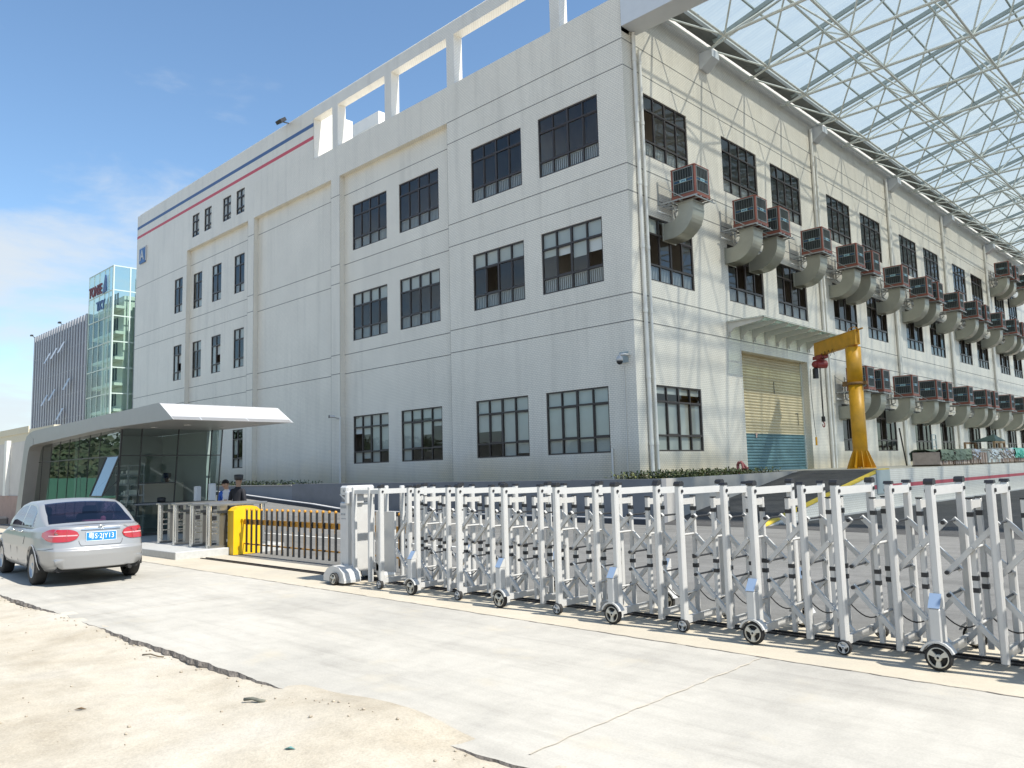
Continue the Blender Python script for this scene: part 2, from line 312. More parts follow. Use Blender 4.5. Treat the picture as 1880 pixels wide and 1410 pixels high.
def wall_holes(mb, u0, u1, v0, v1, holes, P, mi=0, reveal=None, rmi=0):
    """rectangular wall with rectangular holes; P(u,v,d) -> point (d = depth into wall); reveal = depth"""
    us = sorted({u0,u1,*[h[0] for h in holes],*[h[1] for h in holes]}); vs = sorted({v0,v1,*[h[2] for h in holes],*[h[3] for h in holes]})
    us = [u for u in us if u0 <= u <= u1]; vs = [v for v in vs if v0 <= v <= v1]
    for i in range(len(us)-1):
        for j in range(len(vs)-1):
            cu, cv = (us[i]+us[i+1])/2, (vs[j]+vs[j+1])/2
            if any(h[0] < cu < h[1] and h[2] < cv < h[3] for h in holes): continue
            mb.quad(P(us[i],vs[j],0), P(us[i+1],vs[j],0), P(us[i+1],vs[j+1],0), P(us[i],vs[j+1],0), mi)
    if reveal:
        for h in holes:
            a, b, c, d = h[:4]
            for (p, q) in (((a,c),(b,c)),((b,c),(b,d)),((b,d),(a,d)),((a,d),(a,c))):
                rv = h[4] if len(h) > 4 else reveal; mb.quad(P(*p,0), P(*q,0), P(*q,rv), P(*p,rv), rmi)

# ------------------------------------------------------------------ ground
def tex_grid(name, x0, x1, y0, y1, nx, ny, zf, m):
    vs = []; fs = []
    for j in range(ny+1):
        for i in range(nx+1):
            x = x0+(x1-x0)*i/nx; y = y0+(y1-y0)*j/ny; vs.append((x, y, zf(x, y)))
    for j in range(ny):
        for i in range(nx): a = j*(nx+1)+i; fs.append((a, a+1, a+nx+2, a+nx+1))
    mb = MB(); mb.add(vs, fs, 0, True); return mb.build(name, m)
def hsh(x, y):
    return (math.sin(x*1.7+y*0.9)+math.sin(x*0.63-y*1.9+1.3)+math.sin(x*4.1+y*3.3+0.7)*0.4+math.sin(x*7.7-y*6.1)*0.22)/2.6
M['dirt'] = ground_mat('sandy_dirt', (0.47, 0.42, 0.335), (0.335, 0.285, 0.21), (0.53, 0.49, 0.42), scale=0.55, fine=0.14, bump=0.45, streak=[((0.25, 2.2, 1), 0.35, 0.08)])
M['concrete'] = ground_mat('pale_concrete', (0.44, 0.415, 0.362), (0.355, 0.337, 0.298), (0.49, 0.462, 0.405), scale=0.28, fine=0.09, bump=0.16,
                           streak=[((0.35, 1.9, 1), -0.42, 0.16), ((1.6, 0.4, 1), 0.55, 0.12), ((0.6, 2.2, 1), 0.95, 0.10), ((0.5, 8.0, 1), -0.30, 0.10)], sand=(0.48, 0.42, 0.31))
M['strip'] = ground_mat('sand_stained_concrete', (0.46, 0.41, 0.32), (0.40, 0.365, 0.30), (0.49, 0.45, 0.375), scale=0.5, fine=0.07, bump=0.15)
M['yard'] = ground_mat('grey_yard_paving', (0.165, 0.162, 0.152), (0.125, 0.123, 0.116), (0.205, 0.20, 0.19), scale=0.22, fine=0.14, bump=0.35, streak=[((0.15, 2.0, 1), 0.12, 0.22), ((0.2, 3.0, 1), -0.25, 0.15)])
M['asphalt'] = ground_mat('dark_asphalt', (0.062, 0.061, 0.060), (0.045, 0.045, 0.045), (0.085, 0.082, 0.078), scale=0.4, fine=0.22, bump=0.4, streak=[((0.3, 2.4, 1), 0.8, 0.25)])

SLAB_Y = -19.71
def edge_y(x): return SLAB_Y+0.022*hsh(x*2.2, 3.1)+0.010*math.sin(x*9.3)+0.006*math.sin(x*23.1+1)
def terr_z(x, y):
    d = SLAB_Y+0.06-y
    z = -0.052+0.022*hsh(x*1.1, y*1.1)+0.010*hsh(x*5.1, y*4.7)
    if d > 0: z += 0.012*hsh(x*2.9, y*2.1)*min(1, d/2)
    bump = math.exp(-((x-11.75)/0.85)**2)*math.exp(-(max(0, d)/0.9)**2)*0.095+math.exp(-((x-13.4)/0.5)**2)*math.exp(-(max(0, d)/0.6)**2)*0.06
    bump += 0.05*math.exp(-(d/0.35)**2)*(0.5+0.5*math.sin(x*1.3+0.5))
    if y > SLAB_Y+0.25: bump *= 0; z = min(z, -0.05)
    return z+bump
g1 = tex_grid('ground', -12, 22, -27.5, -19.2, 260, 80, terr_z, M['dirt']); tag(g1, kind='structure')
far = MB()
for (a, b, c, d) in ((-900, -12, -900, -19.2), (22, 900, -900, -19.2), (-12, 22, -900, -27.5), (-900, 900, -19.2, 900)): far.quad((a, c, -0.09), (b, c, -0.09), (b, d, -0.09), (a, d, -0.09))
tag(far.build('outer_ground', M['dirt']), kind='structure')
# concrete apron with a ragged broken front edge (slab about 9 cm thick)
xs = [-60+2*i for i in range(26)]+[-8+0.06*i for i in range(500)]+[22+2*i for i in range(20)]
vs = []; fs = []
for x in xs:
    ey = edge_y(x); ch = 0.008+0.012*abs(math.sin(x*6.1))+0.006*abs(math.sin(x*17.7))
    vs += [(x, -16.405, 0.0), (x, ey+ch, 0.0), (x, ey+0.012*math.sin(x*31), -0.03-0.015*abs(math.sin(x*11))), (x, ey+0.03, -0.14)]
for i in range(len(xs)-1):
    for k in range(3): fs.append((i*4+k, i*4+k+1, i*4+4+k+1, i*4+4+k))
M['slabedge'] = mat('broken_concrete_edge', (0.16, 0.14, 0.12), 0.95, noise=0.45, nscale=16, bump=0.9, bscale=35)
apron = MB(); apron.add(vs, fs, 0, False); apron.m = [0 if (i % 3) == 0 else 1 for i in range(len(fs))]
tag(apron.build('concrete_apron', [M['concrete'], M['slabedge']], fix=False), kind='structure')
crk = MB()
def crack(pts, w, mb=crk, z=0.004, wob=0.02):
    out = []
    for (a, b) in zip(pts, pts[1:]):
        n = max(2, int((Vector(b)-Vector(a)).length/0.12))
        for i in range(n): t = i/n; out.append((a[0]+(b[0]-a[0])*t+random.uniform(-wob, wob), a[1]+(b[1]-a[1])*t+random.uniform(-wob, wob)))
    out.append(pts[-1])
    for p, q in zip(out, out[1:]):
        d = (Vector(q)-Vector(p)).normalized(); nrm = Vector((-d.y, d.x))*w*random.uniform(0.3, 1.0)/2
        mb.quad((p[0]-nrm.x, p[1]-nrm.y, z), (q[0]-nrm.x, q[1]-nrm.y, z), (q[0]+nrm.x, q[1]+nrm.y, z), (p[0]+nrm.x, p[1]+nrm.y, z))
crack([(-6, -16.41), (20, -16.41)], 0.022, wob=0.012)
crack([(2.0, -18.9), (3.1, -18.1), (3.3, -17.6)], 0.010)
M['crack'] = mat('crack_dirt', (0.15, 0.13, 0.11), 0.95)
tag(crk.build('slab_crack', M['crack']), kind='structure')
sj = MB(); crack([(12.9, -19.5), (12.86, -18.2), (12.84, -16.45)], 0.024, sj, z=0.005, wob=0.012); crack([(5.2, -19.5), (5.25, -16.5)], 0.014, sj, z=0.005)
tag(sj.build('slab_joint', mat('sand_filled_joint', (0.46, 0.415, 0.335), 0.95, noise=0.15, nscale=6)), kind='structure')
st = MB(); st.box(-60, 60, -16.40, -14.76, -0.15, 0.0); tag(st.build('gate_foundation_strip', M['strip']), kind='structure')
yd = MB(); yd.quad((-90, -14.76, -0.008), (120, -14.76, -0.008), (120, 140, -0.008), (-90, 140, -0.008)); tag(yd.build('yard', M['yard']), kind='structure')
asp = MB(); asp.add([(2.6, -3.0, -0.004), (5.8, -3.0, -0.004), (16, -4.1, -0.004), (60, -5.0, -0.004), (60, 120, -0.004), (5.9, 120, -0.004), (5.9, -2.6, -0.004), (2.6, -2.6, -0.004)], ((0,1,2,3,4,5,6,7),)); tag(asp.build('shaded_asphalt_road', M['asphalt']), kind='structure')  # yard asphalt beside the dock; canopy shade is put into its dark colour
ln = MB()
ln.box(-30, 3, -10.86, -10.74, -0.006, -0.002); tag(ln.build('lane_line', M['whiteline']), kind='structure')
# gate rail sunk in the strip
rl = MB()
for y in (-15.42, -15.30): rl.box(-0.6, 30, y-0.018, y+0.018, 0.001, 0.016)
rl.box(-0.6, 30, -15.40, -15.32, 0.001, 0.004)
tag(rl.build('gate_rail', mat('rusty_dark_rail', (0.035, 0.03, 0.028), 0.6, 0.3, noise=0.3, nscale=8)), kind='structure')
# rising service road to the left in front of the planter
SLOPE = [(-70, 1.22), (-46, 1.2), (-26, 0.84), (-22.7, 0.66), (-19, 0.42), (-16.1, 0.25), (-13.9, 0.07), (-11, 0.0)]
def slope_at(x):
    for (p, q) in zip(SLOPE, SLOPE[1:]):
        if x <= q[0]: return p[1]+(q[1]-p[1])*max(0, (x-p[0])/(q[0]-p[0]))
    return 0.0
def slope_z(x, y): t = max(0.0, min(1.0, (y+11)/5)); return slope_at(x)*t*t*(3-2*t)-0.004
tag(tex_grid('sloping_road', -70, -10.5, -11.5, -2.61, 60, 16, slope_z, M['yard']), kind='structure')
kb = MB(); kt = MB(); xs_ = [-46, -26, -22.7, -19, -16.1, -13.9, -11, 2.6]
for (xa, xb) in zip(xs_, xs_[1:]):
    za, zb_ = slope_at(xa), slope_at(xb)
    for (m_, lo_, hi_, o_) in ((kb, -0.12, 0.15, 0.0), (kt, 0.152, 0.185, 0.012)):
        m_.add([(xa,-3.25-o_,za+lo_),(xb,-3.25-o_,zb_+lo_),(xb,-3.25-o_,zb_+hi_),(xa,-3.25-o_,za+hi_),(xa,-3.05,za+lo_),(xb,-3.05,zb_+lo_),(xb,-3.05,zb_+hi_),(xa,-3.05,za+hi_)],
               ((0,1,2,3),(4,7,6,5),(3,2,6,7),(0,3,7,4),(1,5,6,2),(0,4,5,1)))
tag(kb.build('road_kerb', mat('dark_kerb', (0.05, 0.055, 0.065), 0.7, noise=0.2)), kind='structure')
tag(kt.build('kerb_top', mat('pale_kerb_top', (0.45, 0.45, 0.45), 0.7, noise=0.1)), kind='structure')

# ------------------------------------------------------------------ factory building
FAC = thing('factory_building', 'large white tiled factory block with dark windows and an open parapet frame', 'factory')
PF = lambda u, v, d: (u, d, v)             # front facade, depth = +y
PR = lambda u, v, d: (-d, u, v)            # right facade, depth = -x
REC = 0.30
k = (23.102+REC)/23.102
def rx(x): return 16.346+(x-16.346)*k
F_BIG0 = [(-8.33, -5.27), (-4.31, -1.25)]
F_BIG2 = [(rx(-17.43), rx(-14.50)), (rx(-13.50), rx(-10.55))]
F_NAR = [(rx(-36.45), rx(-35.12)), (rx(-33.6), rx(-32.28)), (rx(-30.48), rx(-29.15))]
F_TOP = [(-36.79, -35.71), (-34.92, -33.85), (-32.18, -31.06), (-30.32, -29.23)]
LV = [(2.26, 4.69), (8.60, 11.08), (13.41, 15.88)]
wb = MB()
z0 = 0.9
# flush bays
wall_holes(wb, -9.9, 0, z0, 17.9, [(a,b,c,d) for (a,b) in F_BIG0 for (c,d) in LV], PF, 0, 0.11)
wall_holes(wb, -46.8, -37.6, z0, 17.62, [(-39.55, -38.22, c, d) for (c,d) in LV[1:]], PF, 0, 0.11)
for (a, b) in ((-19.45, -18.62), (-28.75, -27.98)): wb.quad(PF(a,z0,0), PF(b,z0,0), PF(b,17.62,0), PF(a,17.62,0))
wall_holes(wb, -46.8, -21.18, 17.62, 22.33, [(a,b,18.36,19.93) for (a,b) in F_TOP], PF, 0, 0.11)
wb.quad(PF(-21.18,17.62,0), PF(-9.9,17.62,0), PF(-9.9,19.33,0), PF(-21.18,19.33,0))
wb.quad(PF(-9.9,17.9,0), PF(0,17.9,0), PF(0,19.33,0), PF(-9.9,19.33,0))
# recessed bays
for (a, b, holes) in ((-18.62, -9.9, [(x0,x1,c,d) for (x0,x1) in F_BIG2 for (c,d) in LV]),
                      (-27.98, -19.45, []),
                      (-37.6, -28.75, [(x0,x1,c,d) for (x0,x1) in F_NAR for (c,d) in LV[1:]]+[(*F_NAR[2], 2.3, 4.7)])):
    wall_holes(wb, a, b, z0, 17.62, holes, lambda u, v, d: (u, d+REC, v), 0, 0.11)
    wb.quad((a,0,z0), (a,REC,z0), (a,REC,17.62), (a,0,17.62)); wb.quad((b,0,z0), (b,REC,z0), (b,REC,17.62), (b,0,17.62))
    wb.quad((a,0,17.62), (b,0,17.62), (b,REC,17.62), (a,REC,17.62))
# side facade
R_Y = [(1.13,4.26),(7.02,10.18),(11.53,14.70),(17.91,21.0),(22.5,25.6),(28.87,32.0),(33.45,36.57),(39.85,43.05),(44.5,47.6),(51.0,54.2),(55.5,58.6),(62.0,65.1)]
R_Y1 = [(1.15,4.33),(18.0,21.1),(22.7,25.8),(29.0,32.1),(33.9,36.9),(40.2,43.3),(44.8,47.9),(51.0,54.2),(55.5,58.6),(62.0,65.1)]
DOOR = (7.75, 14.22, 1.40, 6.54)
YE = 72
wall_holes(wb, 0, YE, z0, 17.9, [(a,b,c,d) for (a,b) in R_Y for (c,d) in LV[1:]]+[(a,b,*LV[0]) for (a,b) in R_Y1]+[(*DOOR, 0.40)], PR, 0, 0.11)
wb.quad(PR(0,17.9,0), PR(YE,17.9,0), PR(YE,20.1,0), PR(0,20.1,0))
# rest of the shell: left end, back, roof
wb.quad((-46.8,0,z0), (-46.8,30,z0), (-46.8,30,22.33), (-46.8,0,22.33))
wb.quad((-46.8,30,z0), (-46.8,30,19.2), (0,YE,19.2), (0,YE,z0))
wb.add([(-46.8,0.31,18.6), (-0.02,0.31,18.6), (-0.02,YE,18.6), (-46.8,30,18.6)], ((0,1,2,3),))
wb.quad((0,0,17.9), (0,0.5,17.9), (0,0.5,19.33), (0,0,19.33))
wb.build('wall', M['tile'], FAC)
# joints
jb = MB()
for z in (6.96, 7.96, 11.77, 12.79, 16.58, 17.61):
    t = 0.016
    for (u0, u1, y) in ((-9.9,0,0),(-18.62,-9.9,REC),(-19.45,-18.62,0),(-27.98,-19.45,REC),(-28.75,-27.98,0),(-37.6,-28.75,REC),(-46.8,-37.6,0)):
        if z > 17.6 and not u0 == -9.9: continue
        jb.box(u0+0.002, u1-0.002, y-0.003, y+0.002, z-t, z+t)
    jb.box(-0.002, 0.003, 0.002, YE, z-t, z+t)
for (x, y) in ((-9.9, 0), (-18.62, 0), (-19.45, 0), (-27.98, 0), (-28.75, 0)): jb.box(x-0.006, x+0.006, -0.002, 0.002, 1.3, 17.6)
jb.build('joint', M['joint'], FAC)
# parapet frame: posts and top beam on the sill
pp = MB()
pp.box(-21.18, 0.0, 0.004, 0.50, 19.0, 19.331)
pp.box(-21.18, 0.0, 0.0, 0.50, 21.70, 22.33)
pp.build('parapet_beam', M['tile_clean'], FAC)
for (a, b) in ((-19.31, -18.78), (-14.58, -14.04), (-9.84, -9.32), (-3.48, -2.98)):
    pm = MB(); pm.box(a, b, 0.0, 0.50, 19.331, 21.70); pm.build('parapet_post', M['tile_clean'], FAC)
pe = MB(); pe.box(-22.6, -21.185, 0.02, 2.6, 18.6, 22.32); pe.box(-46.7, -21.2, 0.12, 0.5, 18.6, 22.31); pe.build('parapet_return_wall', M['tile_clean'], FAC)
ph = MB(); ph.box(-27.0, -21.9, 5.0, 10.0, 18.6, 24.0); ph.box(-26.9, -22.0, 4.98, 5.0, 23.2, 23.25); ph.build('roof_stair_house', M['plaster'], FAC)
dv = MB()
for i in range(5): dv.box(-24.6, -22.2, 4.9, 4.98, 22.75-0.16*i, 22.84-0.16*i)
dv.build('stair_house_louvre', M['alu_dark'], FAC)
ph = MB(); ph.box(-50.6+0.3, -42.03, 4.0, 9.0, 18.6, 25.75); ph.build('roof_tank_room', mat('grey_render', (0.30, 0.33, 0.38), 0.8, noise=0.1, nscale=1.0), FAC)
# stripes
sb = MB(); sb.box(-46.8, -21.2, -0.004, 0.004, 21.24, 21.46); sb.build('blue_stripe', M['blue'], FAC)
sb = MB(); sb.box(-46.8, -21.2, -0.004, 0.004, 20.50, 20.70); sb.build('red_stripe', M['red'], FAC)
# lightning wire on stand-offs along the parapet
lw = MB(); lw.path([(-46.8, 0.2, 22.52), (-21, 0.2, 22.52), (0, 0.2, 22.52)], 0.012, 5)
for i in range(16): lw.tube((-46.6+3.0*i, 0.2, 22.3), (-46.6+3.0*i, 0.2, 22.53), 0.014, 5)
lw.build('lightning_wire', M['pipe'], FAC)
# rooms behind the glass
ib = MB(); ib.box(-46.5, -4.2, 4.0, 4.1, 1.0, 18.5); ib.box(-4.3, -4.2, 4.0, 70, 1.0, 18.5)
for z in (1.30, 7.4, 12.2): ib.add([(-46.5,0.44,z),(-0.15,0.44,z),(-0.15,70,z),(-4.2,70,z),(-4.2,4.0,z),(-46.5,4.0,z)], ((0,1,2,3,4,5),))
for y in (5.6, 16.5, 27.3, 38.2, 49.5, 60): ib.box(-4.2, -0.15, y-0.1, y+0.1, 1.0, 18.5)
for x in (-5, -9.9, -19, -28.4, -37.6): ib.box(x-0.1, x+0.1, 0.45, 4.0, 1.0, 18.5)
ib.build('room_interior', M['interior'], FAC)
# windows
def make_window(w, h, ncol, rows, blind=None, rails=(), opened=(), seed=0):
    """rows: fractions from the top; blind: list of (col,row,fraction)"""
    rng = random.Random(seed)
    fb = MB(); t = 0.055; y0, y1 = 0.03, 0.10
    fb.box(0, w, y0, y1, 0, t); fb.box(0, w, y0, y1, h-t, h); fb.box(0, t, y0, y1, t, h-t); fb.box(w-t, w, y0, y1, t, h-t)
    zz = [h]; 
    for r in rows: zz.append(zz[-1]-r*h)
    zz[-1] = 0
    for z in zz[1:-1]: fb.box(t, w-t, y0-0.012, y1, z-0.033, z+0.033)
    for i in range(1, ncol):
        x = w*i/ncol; tt = 0.04 if i == ncol//2 else 0.024
        for j in range(len(zz)-1): fb.box(x-tt, x+tt, y0-0.004, y1-0.004, zz[j+1]+(0.033 if j < len(zz)-2 else t), zz[j]-(0.033 if j else t))
    # sliding sash outline in the middle row
    j = 1
    for i in range(ncol):
        if i % 2: 
            xa, xb = w*i/ncol+0.03, w*(i+1)/ncol-0.03; za, zb = zz[2]+0.035, zz[1]-0.035
            for q in ((xa,xa+0.035,za,zb),(xb-0.035,xb,za,zb),(xa,xb,za,za+0.035),(xa,xb,zb-0.035,zb)): fb.box(q[0],q[1],y0+0.01,y0+0.05,q[2],q[3])
    f = fb.build('window', M['frame'])
    gb = MB()
    for i in range(ncol):
        for jj in range(len(zz)-1):
            if (i, jj) in opened: continue
            e = rng.uniform(-0.004, 0.004); e2 = rng.uniform(-0.004, 0.004)
            xa, xb, za, zb = w*i/ncol, w*(i+1)/ncol, zz[jj+1], zz[jj]
            gb.quad((xa,0.065+e,za),(xb,0.065-e,za),(xb,0.065-e+e2,zb),(xa,0.065+e+e2,zb))
    gb.build('pane', M['glass'], f, fix=False)
    if blind:
        bb = MB()
        for (i, jj, fr) in blind:
            xa, xb, zb = w*i/ncol+0.03, w*(i+1)/ncol-0.03, zz[jj]-0.03; za = zb-(zz[jj]-zz[jj+1]-0.06)*fr
            bb.box(xa, xb, 0.125, 0.135, za, zb)
        bb.build('blind', M['blind'], f)
    if rails:
        rb = MB()
        for (za, zb) in rails:
            n = int(w/0.105)
            for i in range(n+1): x = 0.04+(w-0.08)*i/n; rb.box(x-0.021, x+0.021, 0.14, 0.17, za, zb)
            rb.box(0.02, w-0.02, 0.137, 0.175, zb-0.03, zb+0.012)
        rb.build('railing', M['rail'], f)
    return f
def put(proto, x, y, z, rz=0, used=set()):
    if proto.name in used: o = clone(proto, FAC, (x, y, z), rz)
    else: used.add(proto.name); o = proto; o.parent = FAC; o.location = (x, y, z); o.rotation_euler = (0, 0, rz)
    return o
R3 = (0.25, 0.50, 0.25); R2 = (0.27, 0.48, 0.25); R1 = (0.245, 0.515, 0.24)
full = lambda n, rr: [(i, j, 1.0) for i in range(n) for j in rr]
w3 = lambda w: make_window(w, 2.47, 4, R3, rails=[(0.02, 0.60)])
w2a = lambda w: make_window(w, 2.48, 4, R2, blind=full(4, (0,))+[(0,1,0.25),(1,1,0.3),(2,1,0.5),(3,1,0.45)], rails=[(0.02, 0.60)], opened=((1,1),(3,1)))
w2b = lambda w: make_window(w, 2.48, 4, R2, blind=full(4, (0,)), rails=[(0.02, 0.60)], opened=((1,1),))
w2c = lambda w: make_window(w, 2.48, 4, R2, blind=full(4, (0,)), rails=[(0.02, 0.60)])
w1a = lambda w: make_window(w, 2.43, 4, R1, blind=full(4, (0,1,2)))
w1b = lambda w: make_window(w, 2.43, 4, R1, blind=full(4, (0,))+[(0,1,.6),(1,1,.6),(2,1,1),(3,1,1),(2,2,1),(3,2,.8)])
w1c = lambda w: make_window(w, 2.43, 4, R1, blind=[(0,0,.9),(1,0,.8),(2,0,.8),(3,0,1),(0,1,1),(1,1,1),(2,1,.5),(3,1,.2),(0,2,1)])
w1d = lambda w: make_window(w, 2.43, 4, R1, blind=full(4, (0,))+[(0,1,.25),(1,1,.3),(2,1,1),(3,1,1),(0,2,1),(1,2,.6),(2,2,1)], opened=((0,1),))
W0 = 3.06; W2 = F_BIG2[0][1]-F_BIG2[0][0]
P3 = w3(W0)
for (a, b) in F_BIG0: put(P3, a, 0.0, 13.41)
P3b = w3(W2)
for (a, b) in F_BIG2: put(P3b, a, REC, 13.41)
put(w2b(W0), F_BIG0[0][0], 0, 8.60); put(w2a(W0), F_BIG0[1][0], 0, 8.60)
P2c = w2c(W2)
for (a, b) in F_BIG2: put(P2c, a, REC, 8.60)
put(w1b(W0), F_BIG0[0][0], 0, 2.26); put(w1a(W0), F_BIG0[1][0], 0, 2.26)
put(w1d(W2), F_BIG2[0][0], REC, 2.26); put(w1c(W2), F_BIG2[1][0], REC, 2.26)
NW = 1.33
n3 = make_window(NW, 2.47, 2, (0.27, 0.5, 0.23), blind=[(0,0,1),(1,2,.8)], rails=[(0.02,0.5)]); n2 = make_window(NW, 2.48, 2, (0.27,0.5,0.23), blind=[(0,0,1),(0,2,1),(1,0,1)], rails=[(0.02,0.5)])
n2b = make_window(NW, 2.48, 2, (0.27,0.5,0.23), blind=[(0,1,1),(1,1,.5),(0,2,1),(1,2,1)], opened=((1,1),)); n1 = make_window(NW, 2.40, 2, (0.25,0.5,0.25), blind=[(0,2,1),(1,2,1),(0,1,.8)])
put(n3, -39.55, 0, 13.41); put(n2b, -39.55, 0, 8.60)
for i, (a, b) in enumerate(F_NAR): put(n3, a, REC, 13.41); put(n2 if i != 1 else n2b, a, REC, 8.60)
put(n1, F_NAR[2][0], REC, 2.30)
nt3 = make_window(1.08, 1.57, 2, (0.3, 0.45, 0.25))
for (a, b) in F_TOP: put(nt3, a, 0, 18.36)
RW = 3.13
r3 = make_window(RW, 2.47, 4, R3, rails=[(0.02, 0.60)], opened=((0,1),)); r3b = make_window(RW, 2.47, 4, R3, rails=[(0.02, 0.60)])
r2 = make_window(RW, 2.48, 4, R2, blind=[(0,0,1)], rails=[(0.02, 0.60)], opened=((0,1),(2,1))); r2b = make_window(RW, 2.48, 4, R2, rails=[(0.02,0.60)], opened=((1,1),(3,1)))
for i, (a, b) in enumerate(R_Y):
    put(r3 if i == 0 else r3b, 0, a, 13.41, R(90)); put(r2 if i % 3 == 0 else r2b, 0, a, 8.60, R(90))
r1 = make_window(3.18, 2.43, 4, R1, blind=[(i,0,.5) for i in range(4)]+full(4,(1,2))); r1b = make_window(3.1, 2.43, 4, R1, opened=((1,1),))
for i, (a, b) in enumerate(R_Y1): put(r1 if i == 0 else r1b, 0, a, 2.26, R(90))
# roller door: corrugated curtain, cream above and teal below
rb = MB(); y0, y1 = DOOR[0], DOOR[1]; zs = []; z = 1.42; step = 0.052; i = 0
prof = []
while z < 6.56: prof.append((z, (-0.40, -0.365, -0.355, -0.365)[i % 4])); z += step/1.6; i += 1
for (p, q) in zip(prof, prof[1:]): rb.quad((p[1], y0, p[0]), (p[1], y1, p[0]), (q[1], y1, q[0]), (q[1], y0, q[0]), 1 if p[0] < 3.02 else 0)
rb.box(-0.38, -0.33, y0, y1, 1.405, 1.47, 1)
for (yy, zz_) in ((11.25, 4.9),): rb.box(-0.35, -0.34, yy, yy+0.05, zz_, zz_+0.55, 2)
rb.box(-0.35, -0.34, 13.35, 13.6, 4.03, 4.06, 2); rb.box(-0.35, -0.34, 13.56, 13.59, 3.5, 4.06, 2)
door = rb.build('roller_door', [M['cream'], M['teal'], M['mullion']], FAC, fix=False)
stk = MB(); stk.box(-0.348, -0.34, 9.28, 9.36, 2.86, 3.08); stk.box(-0.348, -0.339, 9.24, 9.42, 2.98, 3.02); stk.build('door_tag', mat('pink_tag', (0.62, 0.42, 0.36), 0.7), door)
for yy in (y0+0.003, y1-0.063):
    gd = MB(); gd.box(-0.395, -0.31, yy, yy+0.06, 1.415, 6.5); gd.build('door_guide', M['steelwhite'], door)
# downpipes
def downpipe(x, y, zt, zb, r=0.065):
    p = MB(); p.tube((x, y, zb), (x, y, zt), r, 10)
    z = zb+1.2
    while z < zt-0.4: p.tube((x, y, z-0.07), (x, y, z+0.07), r*1.22, 10); p.box(min(x, 0 if abs(x) < 0.3 else x)-0.02, x+0.02, y-0.02, y+0.02, z+0.5, z+0.54); z += 2.4
    return p.build('downpipe', M['pipe'], FAC)
for (y, zt, zb) in ((0.62, 18.0, 1.35), (0.98, 17.4, 1.35), (16.25, 18.9, 1.42), (16.62, 17.5, 1.42), (26.95, 18.9, 1.42), (27.2, 17.0, 1.42), (37.76, 18.9, 1.42), (38.0, 17.0, 1.42), (48.85, 18.9, 1.42), (49.1, 17.0, 1.42)): downpipe(0.10, y, zt, zb, 0.075 if zt > 17.6 else 0.06)
pp2 = MB(); pp2.tube((-18.55, -0.05, 1.3), (-18.55, -0.05, 4.7), 0.05, 8); pp2.build('downpipe', M['pipe'], FAC)
pp2 = MB(); pp2.tube((-1.15, -0.05, 1.2), (-1.15, -0.05, 2.4), 0.04, 8); pp2.build('vent_pipe', M['pipe'], FAC)
pp2 = MB(); pp2.tube((-0.50, -0.02, 1.2), (-0.50, -0.02, 5.3), 0.014, 6); pp2.build('cable_conduit', M['pipe'], FAC)
# awning over the roller door
aw = thing('door_awning', 'glass awning on pale steel ribs above the roller door', 'awning', (0, 10.55, 7.6))
ag = MB(); ag.box(0.0, 1.66, 6.62, 14.5, 7.655, 7.675); ag.build('glass_sheet', M['awnglass'], aw, off=aw.location)
for i in range(8):
    y = 6.72+1.09*i; rbm = MB(); rbm.prism([(0.02, 7.20), (0.12, 7.20), (0.30, 7.36), (1.46, 7.50), (1.62, 7.62), (1.62, 7.65), (0.02, 7.65)], 'y', y-0.04, y+0.04)
    rbm.box(0.01, 0.05, y-0.07, y+0.07, 7.05, 7.62); rbm.tube((0.10, y, 7.0), (0.10, y, 7.5), 0.025, 6); rbm.build('rib', M['awnsteel'], aw, off=aw.location)
fr = MB(); fr.box(1.63, 1.68, 6.60, 14.52, 7.62, 7.654); fr.box(0, 1.66, 6.60, 6.64, 7.62, 7.654); fr.box(0, 1.66, 14.48, 14.52, 7.62, 7.654); fr.box(0.6, 0.64, 6.64, 14.48, 7.63, 7.654); fr.box(1.2, 1.24, 6.64, 14.48, 7.63, 7.654); fr.build('edge_frame', M['awnsteel'], aw, off=aw.location)
# sign with letter A near the far corner
sg = thing('letter_sign', 'small blue square sign with a white letter A near the far corner', 'sign', (-45.4, -0.06, 18.95))
q = MB(); q.box(-46.05, -44.95, -0.10, -0.005, 18.35, 19.5); q.build('sign_panel', mat('sign_blue', (0.035, 0.13, 0.34), 0.4), sg, off=sg.location)
q = MB(); q.box(-46.1, -45.0, -0.08, -0.002, 19.503, 19.6); q.box(-44.946, -44.82, -0.08, -0.002, 18.45, 19.6); q.build('sign_border', M['ghwhite'], sg, off=sg.location)
text_mb('A', 1.1, place((-45.5, -0.115, 18.92), (1,0,0), (0,0,1)), 0.01, bold=0.02).build('sign_letter', M['ghwhite'], sg, off=sg.location)
# flood light, dome camera, bullet camera
fl = thing('flood_light', 'black flood light sticking up from the parapet edge', 'flood light', (-23.9, -0.1, 22.3))
q = MB(); q.xf(Matrix()); q.box(-0.28, 0.28, -0.10, 0.10, -0.2, 0.2); q.xf(Matrix.Translation((0, -0.40, 0.02)) @ Matrix.Rotation(R(-55), 4, 'X')); q.build('lamp_body', M['black'], fl)
q = MB(); q.bar((0, 0.2, 0.03), (0, -0.4, 0.0), 0.05, 0.05); q.build('lamp_arm', M['black'], fl)
q = MB(); q.box(-0.22, 0.22, -0.108, -0.102, -0.15, 0.15); q.xf(Matrix.Translation((0, -0.40, 0.02)) @ Matrix.Rotation(R(-55), 4, 'X')); q.build('lamp_glass', M['badge'], fl)
cd = thing('dome_camera', 'white dome security camera on a bracket at the building corner', 'security camera', (-0.25, 0, 5.55))
q = MB(); q.box(-0.42, -0.05, -0.03, -0.004, -0.10, 0.30); q.build('mount_plate', M['greysteel'], cd)
